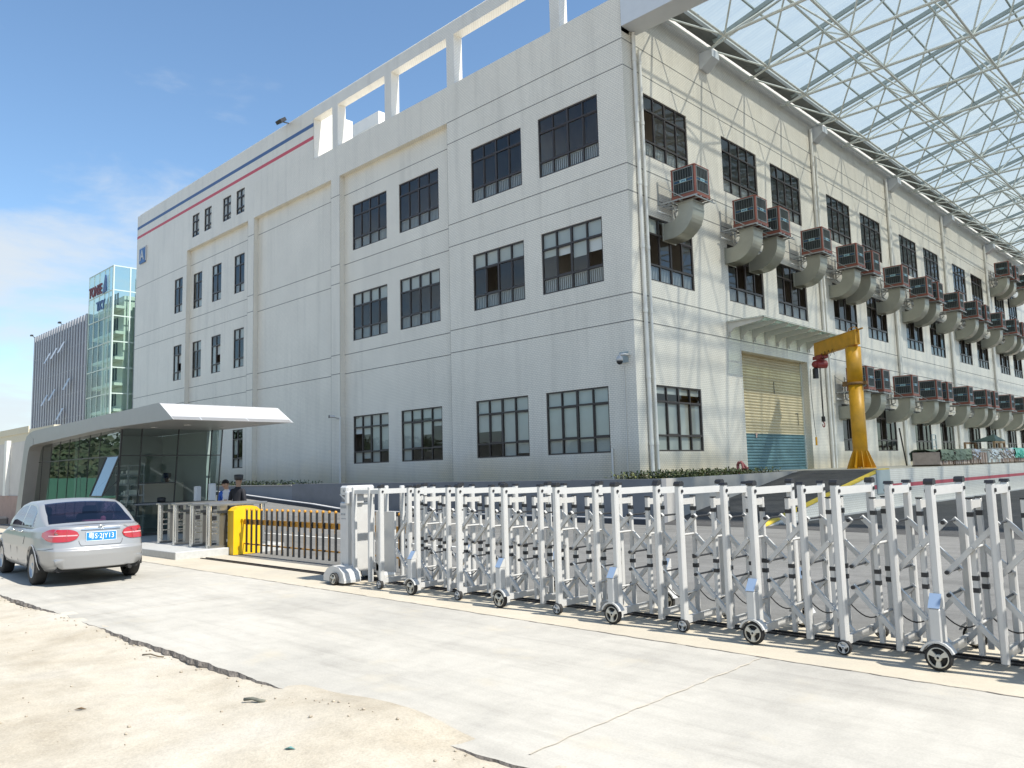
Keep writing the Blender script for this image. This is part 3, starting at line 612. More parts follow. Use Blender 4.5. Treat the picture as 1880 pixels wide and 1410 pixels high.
q = MB(); q.path([(-0.02, -0.03, 0.16), (-0.05, -0.25, 0.17), (-0.18, -0.32, 0.16), (-0.2, -0.33, 0.1)], 0.05, 8); q.build('arm', M['ghwhite'], cd)
q = MB(); q.lathe([(0.04, 0.14), (0.11, 0.08), (0.13, -0.04), (0.12, -0.06)], (-0.2, -0.33, 0), n=14); q.build('housing', M['ghwhite'], cd)
q = MB(); q.lathe([(0.115, -0.06), (0.11, -0.11), (0.07, -0.17), (0.01, -0.19)], (-0.2, -0.33, 0), n=14); q.build('lens_dome', M['black'], cd)
cb = thing('bullet_camera', 'small white bullet camera on the pilaster beside the recessed blank bay', 'security camera', (-18.7, 0, 4.7))
q = MB(); q.tube((0, -0.25, 0.0), (-0.16, -0.48, 0.02), 0.065, 10); q.bar((0, -0.02, -0.1), (0, -0.28, -0.03), 0.05, 0.05); q.build('camera_body', M['ghwhite'], cb)
q = MB(); q.tube((-0.162, -0.483, 0.02), (-0.19, -0.523, 0.022), 0.075, 10); q.build('lens', M['black'], cb)

# ------------------------------------------------------------------ space frame canopy
def sheet_mat():
    m = bpy.data.materials.new('translucent_roof_sheet'); m.use_nodes = True; t = m.node_tree; t.nodes.clear()
    g = N(t, 'ShaderNodeNewGeometry'); s = N(t, 'ShaderNodeSeparateXYZ'); L(t, g.outputs['Position'], s.inputs[0])
    wv = N(t, 'ShaderNodeMath', operation='MULTIPLY'); L(t, s.outputs['Y'], wv.inputs[0]); wv.inputs[1].default_value = 2*math.pi/0.20
    sn = N(t, 'ShaderNodeMath', operation='SINE'); L(t, wv.outputs[0], sn.inputs[0])
    mp = N(t, 'ShaderNodeMapping', i={'Scale': (0.25, 2.5, 1)}); L(t, g.outputs['Position'], mp.inputs['Vector'])
    nz_ = N(t, 'ShaderNodeTexNoise', i={'Scale': 1.0, 'Detail': 5.0, 'Roughness': 0.65}); L(t, mp.outputs[0], nz_.inputs['Vector'])
    md = N(t, 'ShaderNodeMath', operation='MULTIPLY_ADD'); L(t, sn.outputs[0], md.inputs[0]); md.inputs[1].default_value = 0.05; L(t, nz_.outputs['Fac'], md.inputs[2])
    mr = N(t, 'ShaderNodeMapRange', clamp=True, i={'From Min': 0.3, 'From Max': 0.75, 'To Min': 0.56, 'To Max': 0.72}); L(t, md.outputs[0], mr.inputs['Value'])
    tr = N(t, 'ShaderNodeBsdfTransparent'); tr.inputs[0].default_value = (0.88, 0.91, 0.87, 1)
    tl = N(t, 'ShaderNodeBsdfTranslucent'); tl.inputs[0].default_value = (0.44, 0.49, 0.475, 1)
    gl = N(t, 'ShaderNodeBsdfGlossy', i={'Roughness': 0.16}); gl.inputs[0].default_value = (0.9, 0.95, 0.95, 1)
    bp = N(t, 'ShaderNodeBump', i={'Strength': 0.5, 'Distance': 0.03}); L(t, sn.outputs[0], bp.inputs['Height']); L(t, bp.outputs[0], gl.inputs['Normal'])
    m1 = N(t, 'ShaderNodeMixShader'); L(t, mr.outputs[0], m1.inputs[0]); L(t, tr.outputs[0], m1.inputs[1]); L(t, tl.outputs[0], m1.inputs[2])
    m2 = N(t, 'ShaderNodeMixShader'); L(t, facing(t, 0.45, 0.04), m2.inputs[0]); L(t, m1.outputs[0], m2.inputs[1]); L(t, gl.outputs[0], m2.inputs[2])
    o = N(t, 'ShaderNodeOutputMaterial'); L(t, m2.outputs[0], o.inputs[0]); return m
M['sheet'] = sheet_mat()
CAN = thing('roof_canopy', 'translucent canopy roof on a white tubular space frame beside the factory', 'canopy', (0.35, 2.0, 19.2))
co = CAN.location
DY, DX = 3.667, 3.40
def Un(r, k): return Vector((0.35+DX*r, 5.83+DY*k, 19.2+0.245*DX*r))
def Ln(r, k): return Vector((2.05+DX*r, 4.0+DY*k, 18.42))
RM, K0, K1 = 6, -1, 15
for r in range(0, RM+1):
    for typ in (0, 1):
        if typ and r == RM: continue
        q = MB(); fn = Ln if typ else Un
        a, b = fn(r, K0), fn(r, K1); 
        if not typ: a.y = 0.95
        else: a.y = 0.95
        q.tube(a, b, 0.050, 8)
        q.build('bottom_chord' if typ else 'top_chord', M['steelwhite'], CAN, off=co)
for k in range(K0, K1+1):
    q = MB(); q.tube(Un(0, k), Un(RM, k), 0.050, 8); q.build('top_chord', M['steelwhite'], CAN, off=co)
    if k > K0-1:
        q = MB(); q.tube(Ln(0, k), Ln(RM-1, k), 0.062, 8); q.build('bottom_chord', M['steelwhite'], CAN, off=co)
nb = 0; rest = MB()
order = sorted(((r, k) for r in range(RM) for k in range(K0, K1+1)), key=lambda t: (Ln(*t)-CAM).length)
for (r, k) in order:
    q = MB() if nb < 92 else rest; n = Ln(r, k)
    for (rr, kk) in ((r, k), (r, k-1), (r+1, k), (r+1, k-1)):
        if kk < K0-1: continue
        p = Un(rr, kk)
        if p.y < 0.9: continue
        q.tube(n, p, 0.038, 7, caps=False)
    q.ball(n, 0.085, 8); q.ball(Un(r+1, k), 0.08, 8)
    if nb < 92: q.build('web_brace', M['steelwhite'], CAN, off=co)
    nb += 1
if rest.v: tag(rest.build('web_brace', M['steelwhite'], CAN, off=co), kind='stuff')
def sz(x): return 19.2+0.245*(x-0.35)+0.42      # roof sheet height
XM = 40.0
# rafters over the top chords, purlins, sheets
q = MB()
for k in range(K0, K1+1):
    y = Un(0, k).y; r_ = MB(); r_.bar((0.55, y, sz(0.55)-0.16), (RM*DX+0.6, y, sz(RM*DX+0.6)-0.16), 0.10, 0.18)
    for r in range(1, RM+1): u = Un(r, k); r_.tube(u, (u.x, u.y, sz(u.x)-0.2), 0.045, 7)
    r_.build('rafter', M['greysteel'], CAN, off=co)
i = 0; x = 0.75
while x < RM*DX+0.6:
    r_ = MB(); r_.bar((x, 0.95, sz(x)-0.04), (x, 62, sz(x)-0.04), 0.07, 0.07); r_.build('purlin', M['greysteel'], CAN, off=co); x += DX/2
w = 6.8; y = 0.9; 
while y < 62:
    s_ = MB(); s_.quad((0.62, y, sz(0.62)), (XM, y, sz(XM)), (XM, min(y+w, 62.5), sz(XM)), (0.62, min(y+w, 62.5), sz(0.62))); s_.build('roof_sheet', M['sheet'], CAN, off=co, fix=False); y += w
gt = MB(); gt.box(0.22, 0.80, 1.0, 62, 19.55, 19.57); gt.box(0.76, 0.80, 1.0, 62, 19.57, 19.80); gt.box(0.22, 0.26, 1.0, 62, 19.57, 19.80)
for kk in range(40): gt.box(0.215, 0.805, 1.2+kk*1.55, 1.24+kk*1.55, 19.535, 19.552)
gt.build('gutter', M['gutter'], CAN, off=co)
et = MB(); et.tube((0.33, 1.0, 19.18), (0.33, 62, 19.18), 0.042, 8); et.build('eave_tube', M['panel'], CAN, off=co)
for k in range(K0, K1+1):
    b = MB(); u = Un(0, k); b.lathe([(0.02, -0.13), (0.10, -0.09), (0.13, 0), (0.10, 0.09), (0.02, 0.13)], u, n=10); b.bar((0.02, u.y, u.z-0.03), (u.x, u.y, u.z-0.03), 0.16, 0.06)
    b.build('bearing', M['steelwhite'], CAN, off=co)
for k in range(0, K1+1, 3):
    b = MB(); y = 5.83+DY*k; b.prism([(0.003, 18.35), (0.10, 18.35), (0.62, 18.72), (0.62, 19.05), (0.003, 19.05)], 'y', y-0.30, y+0.30); b.build('corbel', M['panel'], CAN, off=co)
# clad front beam at the near edge
fb = MB(); fb.box(0.04, 46, -0.05, 0.90, 18.03, 20.75); fb.build('front_beam', M['panel'], CAN, off=co)
for i in range(4):
    fs = MB(); fs.box(0.04+3.0+6*i, 0.04+3.02+6*i, -0.053, -0.04, 18.04, 20.74); fs.build('panel_seam', M['alu_dark'], CAN, off=co)

# ------------------------------------------------------------------ evaporative coolers on the side wall
def make_cooler():
    root = thing('evaporative_cooler', '-', 'cooler unit', (0, 0, 0), 0, 'evaporative coolers on the side wall')
    X0, X1, Y0, Y1, Z0, Z1 = 0.55, 1.60, 0.0, 1.02, 0.06, 1.24
    c = MB()
    for (x, y) in ((X0,Y0),(X1-0.085,Y0),(X0,Y1-0.085),(X1-0.085,Y1-0.085)): c.bbox(x, x+0.085, y, y+0.085, Z0+0.13, Z1-0.05, 0.022)
    c.bbox(X0-0.01, X1+0.01, Y0-0.01, Y1+0.01, Z0, Z0+0.13, 0.02); c.bbox(X0-0.005, X1+0.005, Y0-0.005, Y1+0.005, Z1-0.05, Z1, 0.02)
    cab = c.build('cabinet', M['acred'], root)
    top = MB(); top.box(X0+0.08, X1-0.08, Y0+0.08, Y1-0.08, Z0+0.15, Z1-0.055); top.build('cooling_core', M['acdark'], root)
    def louver(w, h):
        fr = MB(); d = MB(); sl = MB()
        t = 0.032
        for (a, b, e, f) in ((0,w,0,t),(0,w,h-t,h),(0,t,t,h-t),(w-t,w,t,h-t)): fr.box(a, b, -0.018, 0.01, e, f)
        n = 8
        for i in range(1, n): fr.box(w*i/n-0.003, w*i/n+0.003, -0.008, 0.01, t, h-t)
        for e in (0.44, 0.56): fr.box(t, w-t, -0.017, 0.008, h*e-0.010, h*e+0.010)
        for i in range(24):
            z = t+(h-2*t)*(i+0.5)/24; sl.add([(t,0.0,z-0.014),(w-t,0.0,z-0.014),(w-t,0.016,z+0.014),(t,0.016,z+0.014)], ((0,1,2,3),))
        return fr, sl
    def add_louver(w, M4):
        h = Z1-Z0-0.20
        fr, sl = louver(w, h); p = sl.xf(M4).build('louvre_panel', M['acslat'], root); fr.xf(M4).build('louvre_frame', M['acframe'], p)
        b = MB(); b.box(w*0.34, w*0.66, -0.026, 0.0, h*0.45, h*0.55)
        for i in range(3): b.box(w*(0.40+0.075*i), w*(0.455+0.075*i), -0.029, -0.02, h*0.475, h*0.525, 1)
        for (a_, e_) in ((0.06, 0.28), (0.72, 0.94)): b.box(w*a_, w*e_, -0.012, 0.0, h*0.47, h*0.53, 1)
        b.xf(M4).build('badge', [M['badge'], M['ink']], p)
    wx = X1-X0-0.19; wy = Y1-Y0-0.19; zb = Z0+0.145
    add_louver(wx, Matrix.Translation((X0+0.095, Y0+0.02, zb)))
    add_louver(wy, Matrix.Translation((X1-0.02, Y0+0.095, zb)) @ Matrix.Rotation(R(90), 4, 'Z'))
    add_louver(wx, Matrix.Translation((X1-0.095, Y1-0.02, zb)) @ Matrix.Rotation(R(180), 4, 'Z'))
    br = MB(); t = 0.045
    for y in (-0.03, 0.28, 0.74, 1.08): br.box(0.0, 1.66, y-t/2, y+t/2, -0.005, 0.045)
    for x in (0.50, 0.95, 1.62): br.box(x-t/2, x+t/2, -0.20, 1.30, -0.045, -0.007)
    br.build('bracket', M['galv'], root)
    for (y) in (-0.09, 1.14):
        tr = MB(); tr.bar((0.01, y, 0.82), (1.10, y, 0.03), 0.03, 0.03); tr.box(0, 0.03, y-0.04, y+0.04, 0.0, 0.9); tr.build('tie_rod', M['galv'], root)
    # elbow duct into the top light of the window below
    d = MB(); cz = -0.33; cx = 0.35; Ro, Ri = 1.0, 0.36; y0, y1 = 0.16, 0.95; n = 12
    outer = [(1.35, -0.02)]+[(cx+Ro*math.cos(-i*math.pi/2/n), cz+Ro*math.sin(-i*math.pi/2/n)) for i in range(n+1)]+[(-0.02, cz-Ro)]
    inner = [(cx+Ri, -0.02)]+[(cx+Ri*math.cos(-i*math.pi/2/n), cz+Ri*math.sin(-i*math.pi/2/n)) for i in range(n+1)]+[(-0.02, cz-Ri)]
    vs = []
    for (x, z) in outer: vs += [(x, y0, z), (x, y1, z)]
    for (x, z) in inner: vs += [(x, y0, z), (x, y1, z)]
    m_ = len(outer)*2; fs = []
    for i in range(len(outer)-1):
        a = 2*i; fs += [(a, a+1, a+3, a+2), (m_+a, m_+a+2, m_+a+3, m_+a+1), (a, a+2, m_+a+2, m_+a), (a+1, m_+a+1, m_+a+3, a+3)]
    d.add(vs, fs)
    fl = d
    for ang in (0.0, 30, 60, 90):
        t_ = -R(ang); ox, oz = cx+(Ro+0.012)*math.cos(t_), cz+(Ro+0.012)*math.sin(t_); px, pz = cx+(Ro+0.012)*math.cos(t_-0.05), cz+(Ro+0.012)*math.sin(t_-0.05)
        fl.add([(ox,y0-0.008,oz),(ox,y1+0.008,oz),(px,y1+0.008,pz),(px,y0-0.008,pz)], ((0,1,2,3),))
    fl.box(cx+Ri-0.02, 1.37, y0-0.02, y1+0.02, -0.10, -0.05); fl.box(0.0, 0.03, y0-0.05, y1+0.05, cz-Ro-0.04, cz-Ri+0.04)
    d.build('duct', M['duct'], root)
    pi = MB(); pi.path([(0.10, 0.9, 0.5), (0.10, 0.9, -0.20), (0.12, 0.92, -0.30), (0.18, 1.0, -0.34), (0.18, 1.9, -0.34)], 0.04, 7); pi.path([(0.50, 0.3, 0.0), (0.50, 0.3, -0.25), (0.18, 0.5, -0.34), (0.18, -0.4, -0.34)], 0.03, 6)
    pi.build('water_pipe', M['pipe'], root)
    return root
COOL = make_cooler()
ordw = ['first', 'second', 'third', 'fourth', 'fifth', 'sixth', 'seventh', 'eighth', 'ninth', 'tenth', 'eleventh', 'twelfth', 'thirteenth', 'fourteenth', 'fifteenth', 'sixteenth']
rowsAC = (('middle', 11.50, [2.0, 6.65, 8.75, 13.15, 17.3, 19.45, 23.9, 28.15, 30.3, 34.7, 39.0, 41.2, 45.6, 50.0, 52.2, 56.5]),
          ('lowest', 5.22, [17.45, 19.6, 24.1, 28.35, 30.5, 35.0, 39.3, 41.4, 46.0, 50.3, 52.4, 57.0]),
          ('top', 16.15, [49.4, 51.6, 56.0]))
first = True
for (rn, z, ys) in rowsAC:
    for i, y in enumerate(ys):
        lab = f'red framed evaporative cooler with elbow duct, {ordw[i]} from the near corner in the {rn} row'
        if first: COOL.location = (0, y, z+0.1); COOL['label'] = lab; first = False
        else: clone(COOL, None, (0, y, z), None, lab)

# ------------------------------------------------------------------ planter, loading dock, ramp
PW = thing('planter_wall', 'concrete retaining wall round the planting bed along the factory foot', 'retaining wall', (2.6, -2.6, 0))
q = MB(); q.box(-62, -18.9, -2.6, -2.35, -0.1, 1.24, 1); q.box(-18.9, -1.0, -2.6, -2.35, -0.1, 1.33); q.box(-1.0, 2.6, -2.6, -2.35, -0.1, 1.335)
q.build('front_wall', [M['conc_dark'], mat('blue_grey_render', (0.24, 0.255, 0.27), 0.8, noise=0.1, nscale=1.0)], PW, off=PW.location)  # front face: shade on the concrete wall is put into the darker colour
q = MB(); q.prism([(-2.346, -0.1), (7.3, -0.1), (7.3, 1.40), (-2.346, 1.335)], 'x', 2.35, 2.6); q.build('side_wall', M['conc'], PW, off=PW.location)
q = MB(); q.box(-62, -18.9, -2.64, -2.31, 1.243, 1.29); q.build('coping', M['conc'], PW, off=PW.location)
sl = MB(); sl.box(-62, 2.345, -2.345, -0.005, 0.6, 1.20); sl.box(0.01, 2.345, 0.0, 7.2, 0.6, 1.24); tag(sl.build('planting_soil', M['soil']), kind='structure')
DK = thing('loading_dock', 'white tiled loading dock with a red stripe along its face', 'loading dock', (5.8, 9, 0))
q = MB(); q.box(0.004, 5.8, 7.31, 72, -0.1, 1.40); q.build('dock_body', M['tile_clean'], DK, off=DK.location)
q = MB(); q.box(0.006, 5.78, 7.32, 72, 1.402, 1.412); q.build('dock_floor', mat('dock_floor_concrete', (0.46, 0.43, 0.36), 0.85, noise=0.15, nscale=0.7), DK, off=DK.location)
q = MB(); q.box(5.80, 5.804, 2.1, 72, 0.72, 0.86); q.build('red_stripe', M['red'], DK, off=DK.location)
q = MB(); q.box(5.80, 5.83, 6.0, 7.3, 0.55, 1.39); q.build('grey_panel', M['greysteel'], DK, off=DK.location)
q = MB(); q.box(5.80, 5.95, -1.6, 72, -0.004, 0.045); q.build('foot_kerb', M['ghwhite'], DK, off=DK.location)
q = MB(); q.prism([(-2.5, -0.1), (7.31, -0.1), (7.31, 1.33), (6.3, 1.29), (-2.3, -0.02)], 'x', 5.55, 5.799); q.build('ramp_side_wall', M['tile_clean'], DK, off=DK.location)
rp = MB(); pts = [(-2.6, -0.003), (-2.3, 0.03), (6.3, 1.335), (6.9, 1.40), (7.31, 1.41)]
for (p, q_) in zip(pts, pts[1:]): rp.quad((2.61, p[0], p[1]), (5.70, p[0], p[1]+0.003), (5.70, q_[0], q_[1]+0.003), (2.61, q_[0], q_[1]))
tag(rp.build('asphalt_ramp', M['asphalt']), kind='structure')
yl = MB(); pts = [(-2.9, 0.0), (-2.3, 0.06), (6.3, 1.37), (6.9, 1.425), (7.31, 1.43)]
for (p, q_) in zip(pts, pts[1:]): yl.add([(5.63,p[0],p[1]-.06),(5.63,p[0],p[1]),(5.81,p[0],p[1]),(5.81,p[0],p[1]-.06),(5.63,q_[0],q_[1]-.06),(5.63,q_[0],q_[1]),(5.81,q_[0],q_[1]),(5.81,q_[0],q_[1]-.06)], ((0,1,5,4),(1,2,6,5),(2,3,7,6)))
yl.build('yellow_edge', M['yellowline'], DK, off=DK.location)
# planting
def leaves(mb, n, fx, size, mi=1, droop=0.6):
    for _ in range(n):
        p = Vector(fx()); a = random.uniform(0, 6.283); l = size*random.uniform(0.6, 1.4); w = l*0.34; e = random.uniform(-0.2, 1.1)
        d = Vector((math.cos(a)*math.cos(e), math.sin(a)*math.cos(e), math.sin(e))); s_ = Vector((-math.sin(a), math.cos(a), 0))*w/2
        m_ = p+d*l*0.55; t_ = p+d*l; t_.z -= l*0.25*droop
        mb.add([p, m_+s_, t_, m_-s_], ((0,1,2,3),), random.randrange(mi))
pl = MB(); leaves(pl, 5200, lambda: (random.uniform(0.25, 2.25), random.uniform(-2.2, 6.3)-0.0, 1.22+random.random()**2*0.30), 0.15, 3)
tag(pl.build('planting_bed', [M['leaf1'], M['leaf2'], M['leaf3']], fix=False), kind='stuff')
pl = MB(); leaves(pl, 4200, lambda: (random.uniform(-46, -19.2), random.uniform(-2.3, -0.6), 1.20+random.random()**2*0.26), 0.16, 2)
tag(pl.build('low_hedge_bed', [M['leaf2'], M['leaf1']], fix=False), kind='stuff')
# fire inlet
hy = thing('fire_inlet', 'faded red fire inlet pipe standing in the planting bed beside the ramp', 'hydrant', (1.3, 4.5, 1.2))
q = MB(); q.tube((0,0,0), (0,0,0.62), 0.07, 10); q.path([(0,0,0.6),(0.05,0,0.72),(0.18,0,0.74),(0.27,0,0.64)], 0.075, 10); q.v = [(x*.8,y*.8,z*.8) for x,y,z in q.v]; q.build('stand_pipe', mat('faded_red', (0.42, 0.13, 0.12), 0.6, noise=0.2, nscale=8), hy)
for s_ in (-1, 1):
    q = MB(); q.tube((0.24, 0.02*s_, 0.68), (0.36, 0.16*s_, 0.46), 0.06, 10); q.tube((0.36, 0.16*s_, 0.46), (0.39, 0.19*s_, 0.41), 0.085, 10); q.v = [(x*.8,y*.8,z*.8) for x,y,z in q.v]; q.build('outlet', mat('dull_red', (0.33, 0.09, 0.085), 0.55), hy)
q = MB(); q.tube((0,0,0.05), (0,0,0.09), 0.12, 10); q.build('flange', M['pipe'], hy)

# ------------------------------------------------------------------ jib crane
CR = thing('jib_crane', 'yellow pillar jib crane on the loading dock beside the roller door', 'crane', (3.85, 9.9, 1.412))
q = MB(); q.lathe([(0.285, 0.06), (0.285, 3.45)], n=28); q.build('lower_column', M['yellow'], CR)
q = MB(); q.lathe([(0.30, 3.45), (0.30, 4.96), (0.04, 4.97)], n=28); q.build('upper_column', M['yellow'], CR)
q = MB(); q.lathe([(0.33, 3.41), (0.35, 3.43), (0.35, 3.50), (0.33, 3.52)], n=24); q.box(0.30, 0.46, -0.06, 0.06, 3.40, 3.54); q.box(-0.50, -0.30, -0.08, 0.08, 3.38, 3.58)
q.build('swivel_collar', mat('rusty_collar', (0.22, 0.12, 0.04), 0.7, noise=0.3, nscale=9), CR)
q = MB(); q.lathe([(0.56, 0.0), (0.56, 0.04)], n=24); q.build('base_plate', M['yellow'], CR)
for i in range(10):
    g_ = MB(); a = 2*math.pi*i/10+0.2; g_.prism([(0.27, 0.04), (0.54, 0.04), (0.54, 0.09), (0.30, 0.72), (0.27, 0.72)], 'y', -0.014, 0.014); g_.xf(Matrix.Rotation(a, 4, 'Z')); g_.build('gusset', M['yellow'], CR)
bd = Vector((1.70-3.85, 11.75-9.9, 0)).normalized(); L_ = 3.2
bx = MB(); bx.box(-0.42, L_, -0.11, 0.11, 5.04, 5.065); bx.box(-0.42, L_, -0.055, 0.055, 5.065, 5.63); bx.box(-0.42, L_, -0.10, 0.10, 5.63, 5.655)
bx.box(-0.42, -0.40, -0.10, 0.10, 5.065, 5.63); bx.box(L_-0.02, L_, -0.10, 0.10, 5.065, 5.63)
bx.box(-0.41, L_-0.01, -0.095, -0.085, 5.075, 5.62); bx.box(-0.41, L_-0.01, 0.085, 0.095, 5.075, 5.62)
BM4 = Matrix.Rotation(math.atan2(bd.y, bd.x), 4, 'Z')
bx.xf(BM4).build('boom', M['yellow'], CR)
q = MB(); q.lathe([(0.2, 4.96), (0.2, 5.045)], n=16); q.build('boom_bearing', M['ochre_shade'], CR); q = MB(); q.box(-0.85, -0.42, -0.03, 0.03, 5.60, 5.65); q.path([(-0.5, 0, 5.66), (-0.2, 0, 5.80), (0.2, 0, 5.78), (0.3, 0, 5.66)], 0.018, 6); q.xf(BM4).build('boom_fitting', M['ochre_shade'], CR)
tx = 2.85; TZ = -0.13
q = MB(); q.box(tx-0.40, tx+0.40, -0.16, -0.12, 5.02, 5.18); q.box(tx-0.40, tx+0.40, 0.12, 0.16, 5.02, 5.18); q.box(tx-0.42, tx-0.36, -0.16, 0.16, 5.03, 5.12); q.box(tx+0.30, tx+0.42, -0.16, 0.16, 5.03, 5.12); q.box(tx-0.06, tx+0.06, -0.16, 0.16, 4.96, 5.04)
trl = q.xf(BM4 @ Matrix.Translation((0, 0, TZ))).build('trolley', M['hoistred'], CR)
q = MB(); q.tube((tx-0.02, -0.24, 4.78), (tx-0.02, 0.22, 4.78), 0.18, 14); q.ball((tx, 0.24, 4.78), 0.17, 10); q.box(tx-0.05, tx+0.05, -0.05, 0.05, 4.85, 5.0)
ho = q.xf(BM4 @ Matrix.Translation((0, 0, TZ))).build('hoist', M['hoistred'], CR)
q = MB(); q.bbox(tx-0.12, tx+0.10, 0.16, 0.38, 4.15, 4.62, 0.05); q.xf(BM4 @ Matrix.Translation((0, 0, TZ))).build('chain_bag', M['black'], ho)
q = MB()
for s_ in (-0.05, 0.05): q.tube((tx+s_, 0.05, 4.7), (tx+s_*0.6, 0.05, 2.45), 0.016, 6)
q.xf(BM4 @ Matrix.Translation((0, 0, TZ))).build('chain', M['rubber'], ho)
q = MB(); q.bbox(tx-0.07, tx+0.07, -0.02, 0.12, 2.22, 2.46, 0.03); q.xf(BM4 @ Matrix.Translation((0, 0, TZ))).build('hook_block', M['rubber'], ho)
q = MB(); q.path([(tx+0.09*math.cos(t), 0.05, 2.08+0.10*math.sin(t)) for t in [R(a) for a in range(90, 381, 24)]][::-1]+[], 0.022, 7); q.tube((tx, 0.05, 2.17), (tx, 0.05, 2.26), 0.024, 7); q.xf(BM4 @ Matrix.Translation((0, 0, TZ))).build('hook', M['hoistred'], ho)
q = MB(); q.path([(tx+0.1, 0.45, 4.6), (tx+0.08, 0.50, 3.5), (tx+0.04, 0.46, 2.1), (tx, 0.44, 1.55)], 0.012, 6); q.xf(BM4 @ Matrix.Translation((0, 0, TZ))).build('pendant_cable', M['rubber'], ho)
q = MB(); q.bbox(tx-0.035, tx+0.035, 0.41, 0.48, 1.18, 1.55, 0.012); q.xf(BM4 @ Matrix.Translation((0, 0, TZ))).build('pendant_control', M['yellow'], ho)
q = MB(); q.path([(tx-0.4, 0.14, 5.1)]+[(tx-0.4-0.33*i/2, 0.14, 5.14-(0.28 if i % 2 else 0)) for i in range(1, 8)], 0.009, 5); q.xf(BM4).build('festoon_cable', M['rubber'], CR)

# ------------------------------------------------------------------ stone slab stacks on the dock edge
def slab_stack(y0, ln, h, mats_, label, wrap=0, seed=0, lean=0.0):
    rng = random.Random(seed); t = thing('slab_stack', label, 'slab stack', (5.0, y0, 1.412), 0, 'wrapped slab stacks on the dock edge')
    n = max(3, int(ln/0.11)); q = MB()
    q.box(-0.62, 0.55, 0.05, ln-0.05, 0.0, 0.07); q.build('timber_pallet', M['bark'], t)
    q = MB(); y = 0.06
    while y < ln-0.1:
        w = rng.uniform(0.07, 0.14); hh = h*rng.uniform(0.93, 1.0); o = rng.uniform(-0.03, 0.03)
        q.bbox(-0.60+o, 0.52+o, y, min(y+w, ln-0.04), 0.072, hh, 0.012, rng.randrange(2)); y += w+0.012
    q.build('slab', mats_, t)
    if wrap:
        f = MB(); nx, ny = 16, 12; vs = []; 
        for j in range(ny+1):
            for i in range(nx+1):
                a = i/nx; yy = 0.0+ln*j/ny
                if a < 0.3: x, z = -0.66, 0.25+(h-0.25)*a/0.3
                elif a < 0.7: x, z = -0.66+1.26*(a-0.3)/0.4, h+0.03
                else: x, z = 0.60, h-(h*0.62)*(a-0.7)/0.3
                vs.append((x+rng.uniform(-.035,.035), yy+rng.uniform(-.03,.03), z+rng.uniform(-.02,.09 if 0.25 < a < 0.75 else .02)))
        f.add(vs, [(j*(nx+1)+i, j*(nx+1)+i+1, (j+1)*(nx+1)+i+1, (j+1)*(nx+1)+i) for j in range(ny) for i in range(nx)])
        f.build('plastic_wrap', [None, M['wrapclear'], M['wrapgreen'], M['wrapdull']][wrap], t)
    return t
M['wrapclear'] = glassmat('crumpled_clear_film', (0.80, 0.80, 0.78), (0.85, 0.85, 0.85), 0.5, rough=0.25, base=0.25)
M['wrapgreen'] = mat('green_film', (0.05, 0.42, 0.30), 0.3, noise=0.2, nscale=5)
M['wrapdull'] = mat('dull_green_sheet', (0.13, 0.17, 0.12), 0.7, noise=0.25, nscale=2)
slabm = [mat('brown_slab', (0.30, 0.20, 0.14), 0.6, noise=0.25, nscale=6), mat('pink_grey_slab', (0.46, 0.37, 0.31), 0.6, noise=0.2, nscale=6)]
slab_stack(14.2, 1.95, 0.62, slabm, 'dull green sheeted slab stack nearest the yellow crane', 3, 1)
slab_stack(16.3, 2.6, 0.64, slabm, 'dull green sheeted slab stack second from the yellow crane', 3, 2)
slab_stack(19.0, 1.35, 0.66, slabm, 'bare brown slab stack with a loose clear film, after two green sheeted stacks', 1, 3)
slab_stack(20.5, 1.3, 0.60, slabm, 'short brown slab stack between two stacks under crumpled film', 0, 4)
slab_stack(21.9, 2.6, 0.66, [M['steelwhite'], slabm[1]], 'pale greenish slab stack with thin upright leaves', 1, 5)
slab_stack(24.7, 2.2, 0.72, slabm, 'tall slab stack with a big puff of white film on top', 1, 6)
slab_stack(27.1, 2.4, 0.70, slabm, 'slab stack wrapped in bright green film, nearer of the two', 2, 7)
slab_stack(29.7, 2.1, 0.70, slabm, 'dull sheeted slab stack between two bright green wrapped stacks', 3, 8)
slab_stack(32.0, 2.4, 0.70, slabm, 'slab stack wrapped in bright green film, farther of the two', 2, 9)
slab_stack(34.8, 2.6, 0.70, slabm, 'last dull sheeted slab stack along the dock edge', 3, 10)
cr = thing('machine_crate', 'open timber crate of red parts under a dark sheet beyond the slab stacks', 'crate', (2.6, 33.5, 1.412))
q = MB()
for (x, y) in ((-0.8,-1.2),(0.8,-1.2),(-0.8,1.2),(0.8,1.2),(0.8,0)): q.box(x-0.06, x+0.06, y-0.06, y+0.06, 0, 1.3)
for z in (0.05, 0.6, 1.2): q.box(0.75, 0.86, -1.2, 1.2, z, z+0.12); q.box(-0.86, -0.75, -1.2, 1.2, z, z+0.12)
q.build('timber_frame', mat('timber', (0.34, 0.22, 0.12), 0.8, noise=0.2, nscale=5), cr)
q = MB()
for i in range(8): q.tube((-0.4, -1.0+0.28*i, 0.5), (0.7, -1.0+0.28*i, 0.75), 0.10, 8)
q.build('red_part', M['hoistred'], cr)
q = MB(); q.add([(-0.7,-0.3,1.34),(0.7,-0.3,1.34),(0.9,1.3,1.34),(-0.9,1.3,1.34),(0.3,1.1,1.8)], ((0,1,4),(1,2,4),(2,3,4),(3,0,4))); q.build('dark_sheet', mat('dark_green_sheet', (0.03, 0.06, 0.05), 0.6), cr)
fr = thing('bar_rack', 'leaning steel bar rack against a white pier behind the slab stacks', 'rack', (1.6, 27.0, 1.412))
q = MB()
for y in (-0.35, 0.35): q.box(-0.03, 0.03, y-0.03, y+0.03, 0, 1.75)
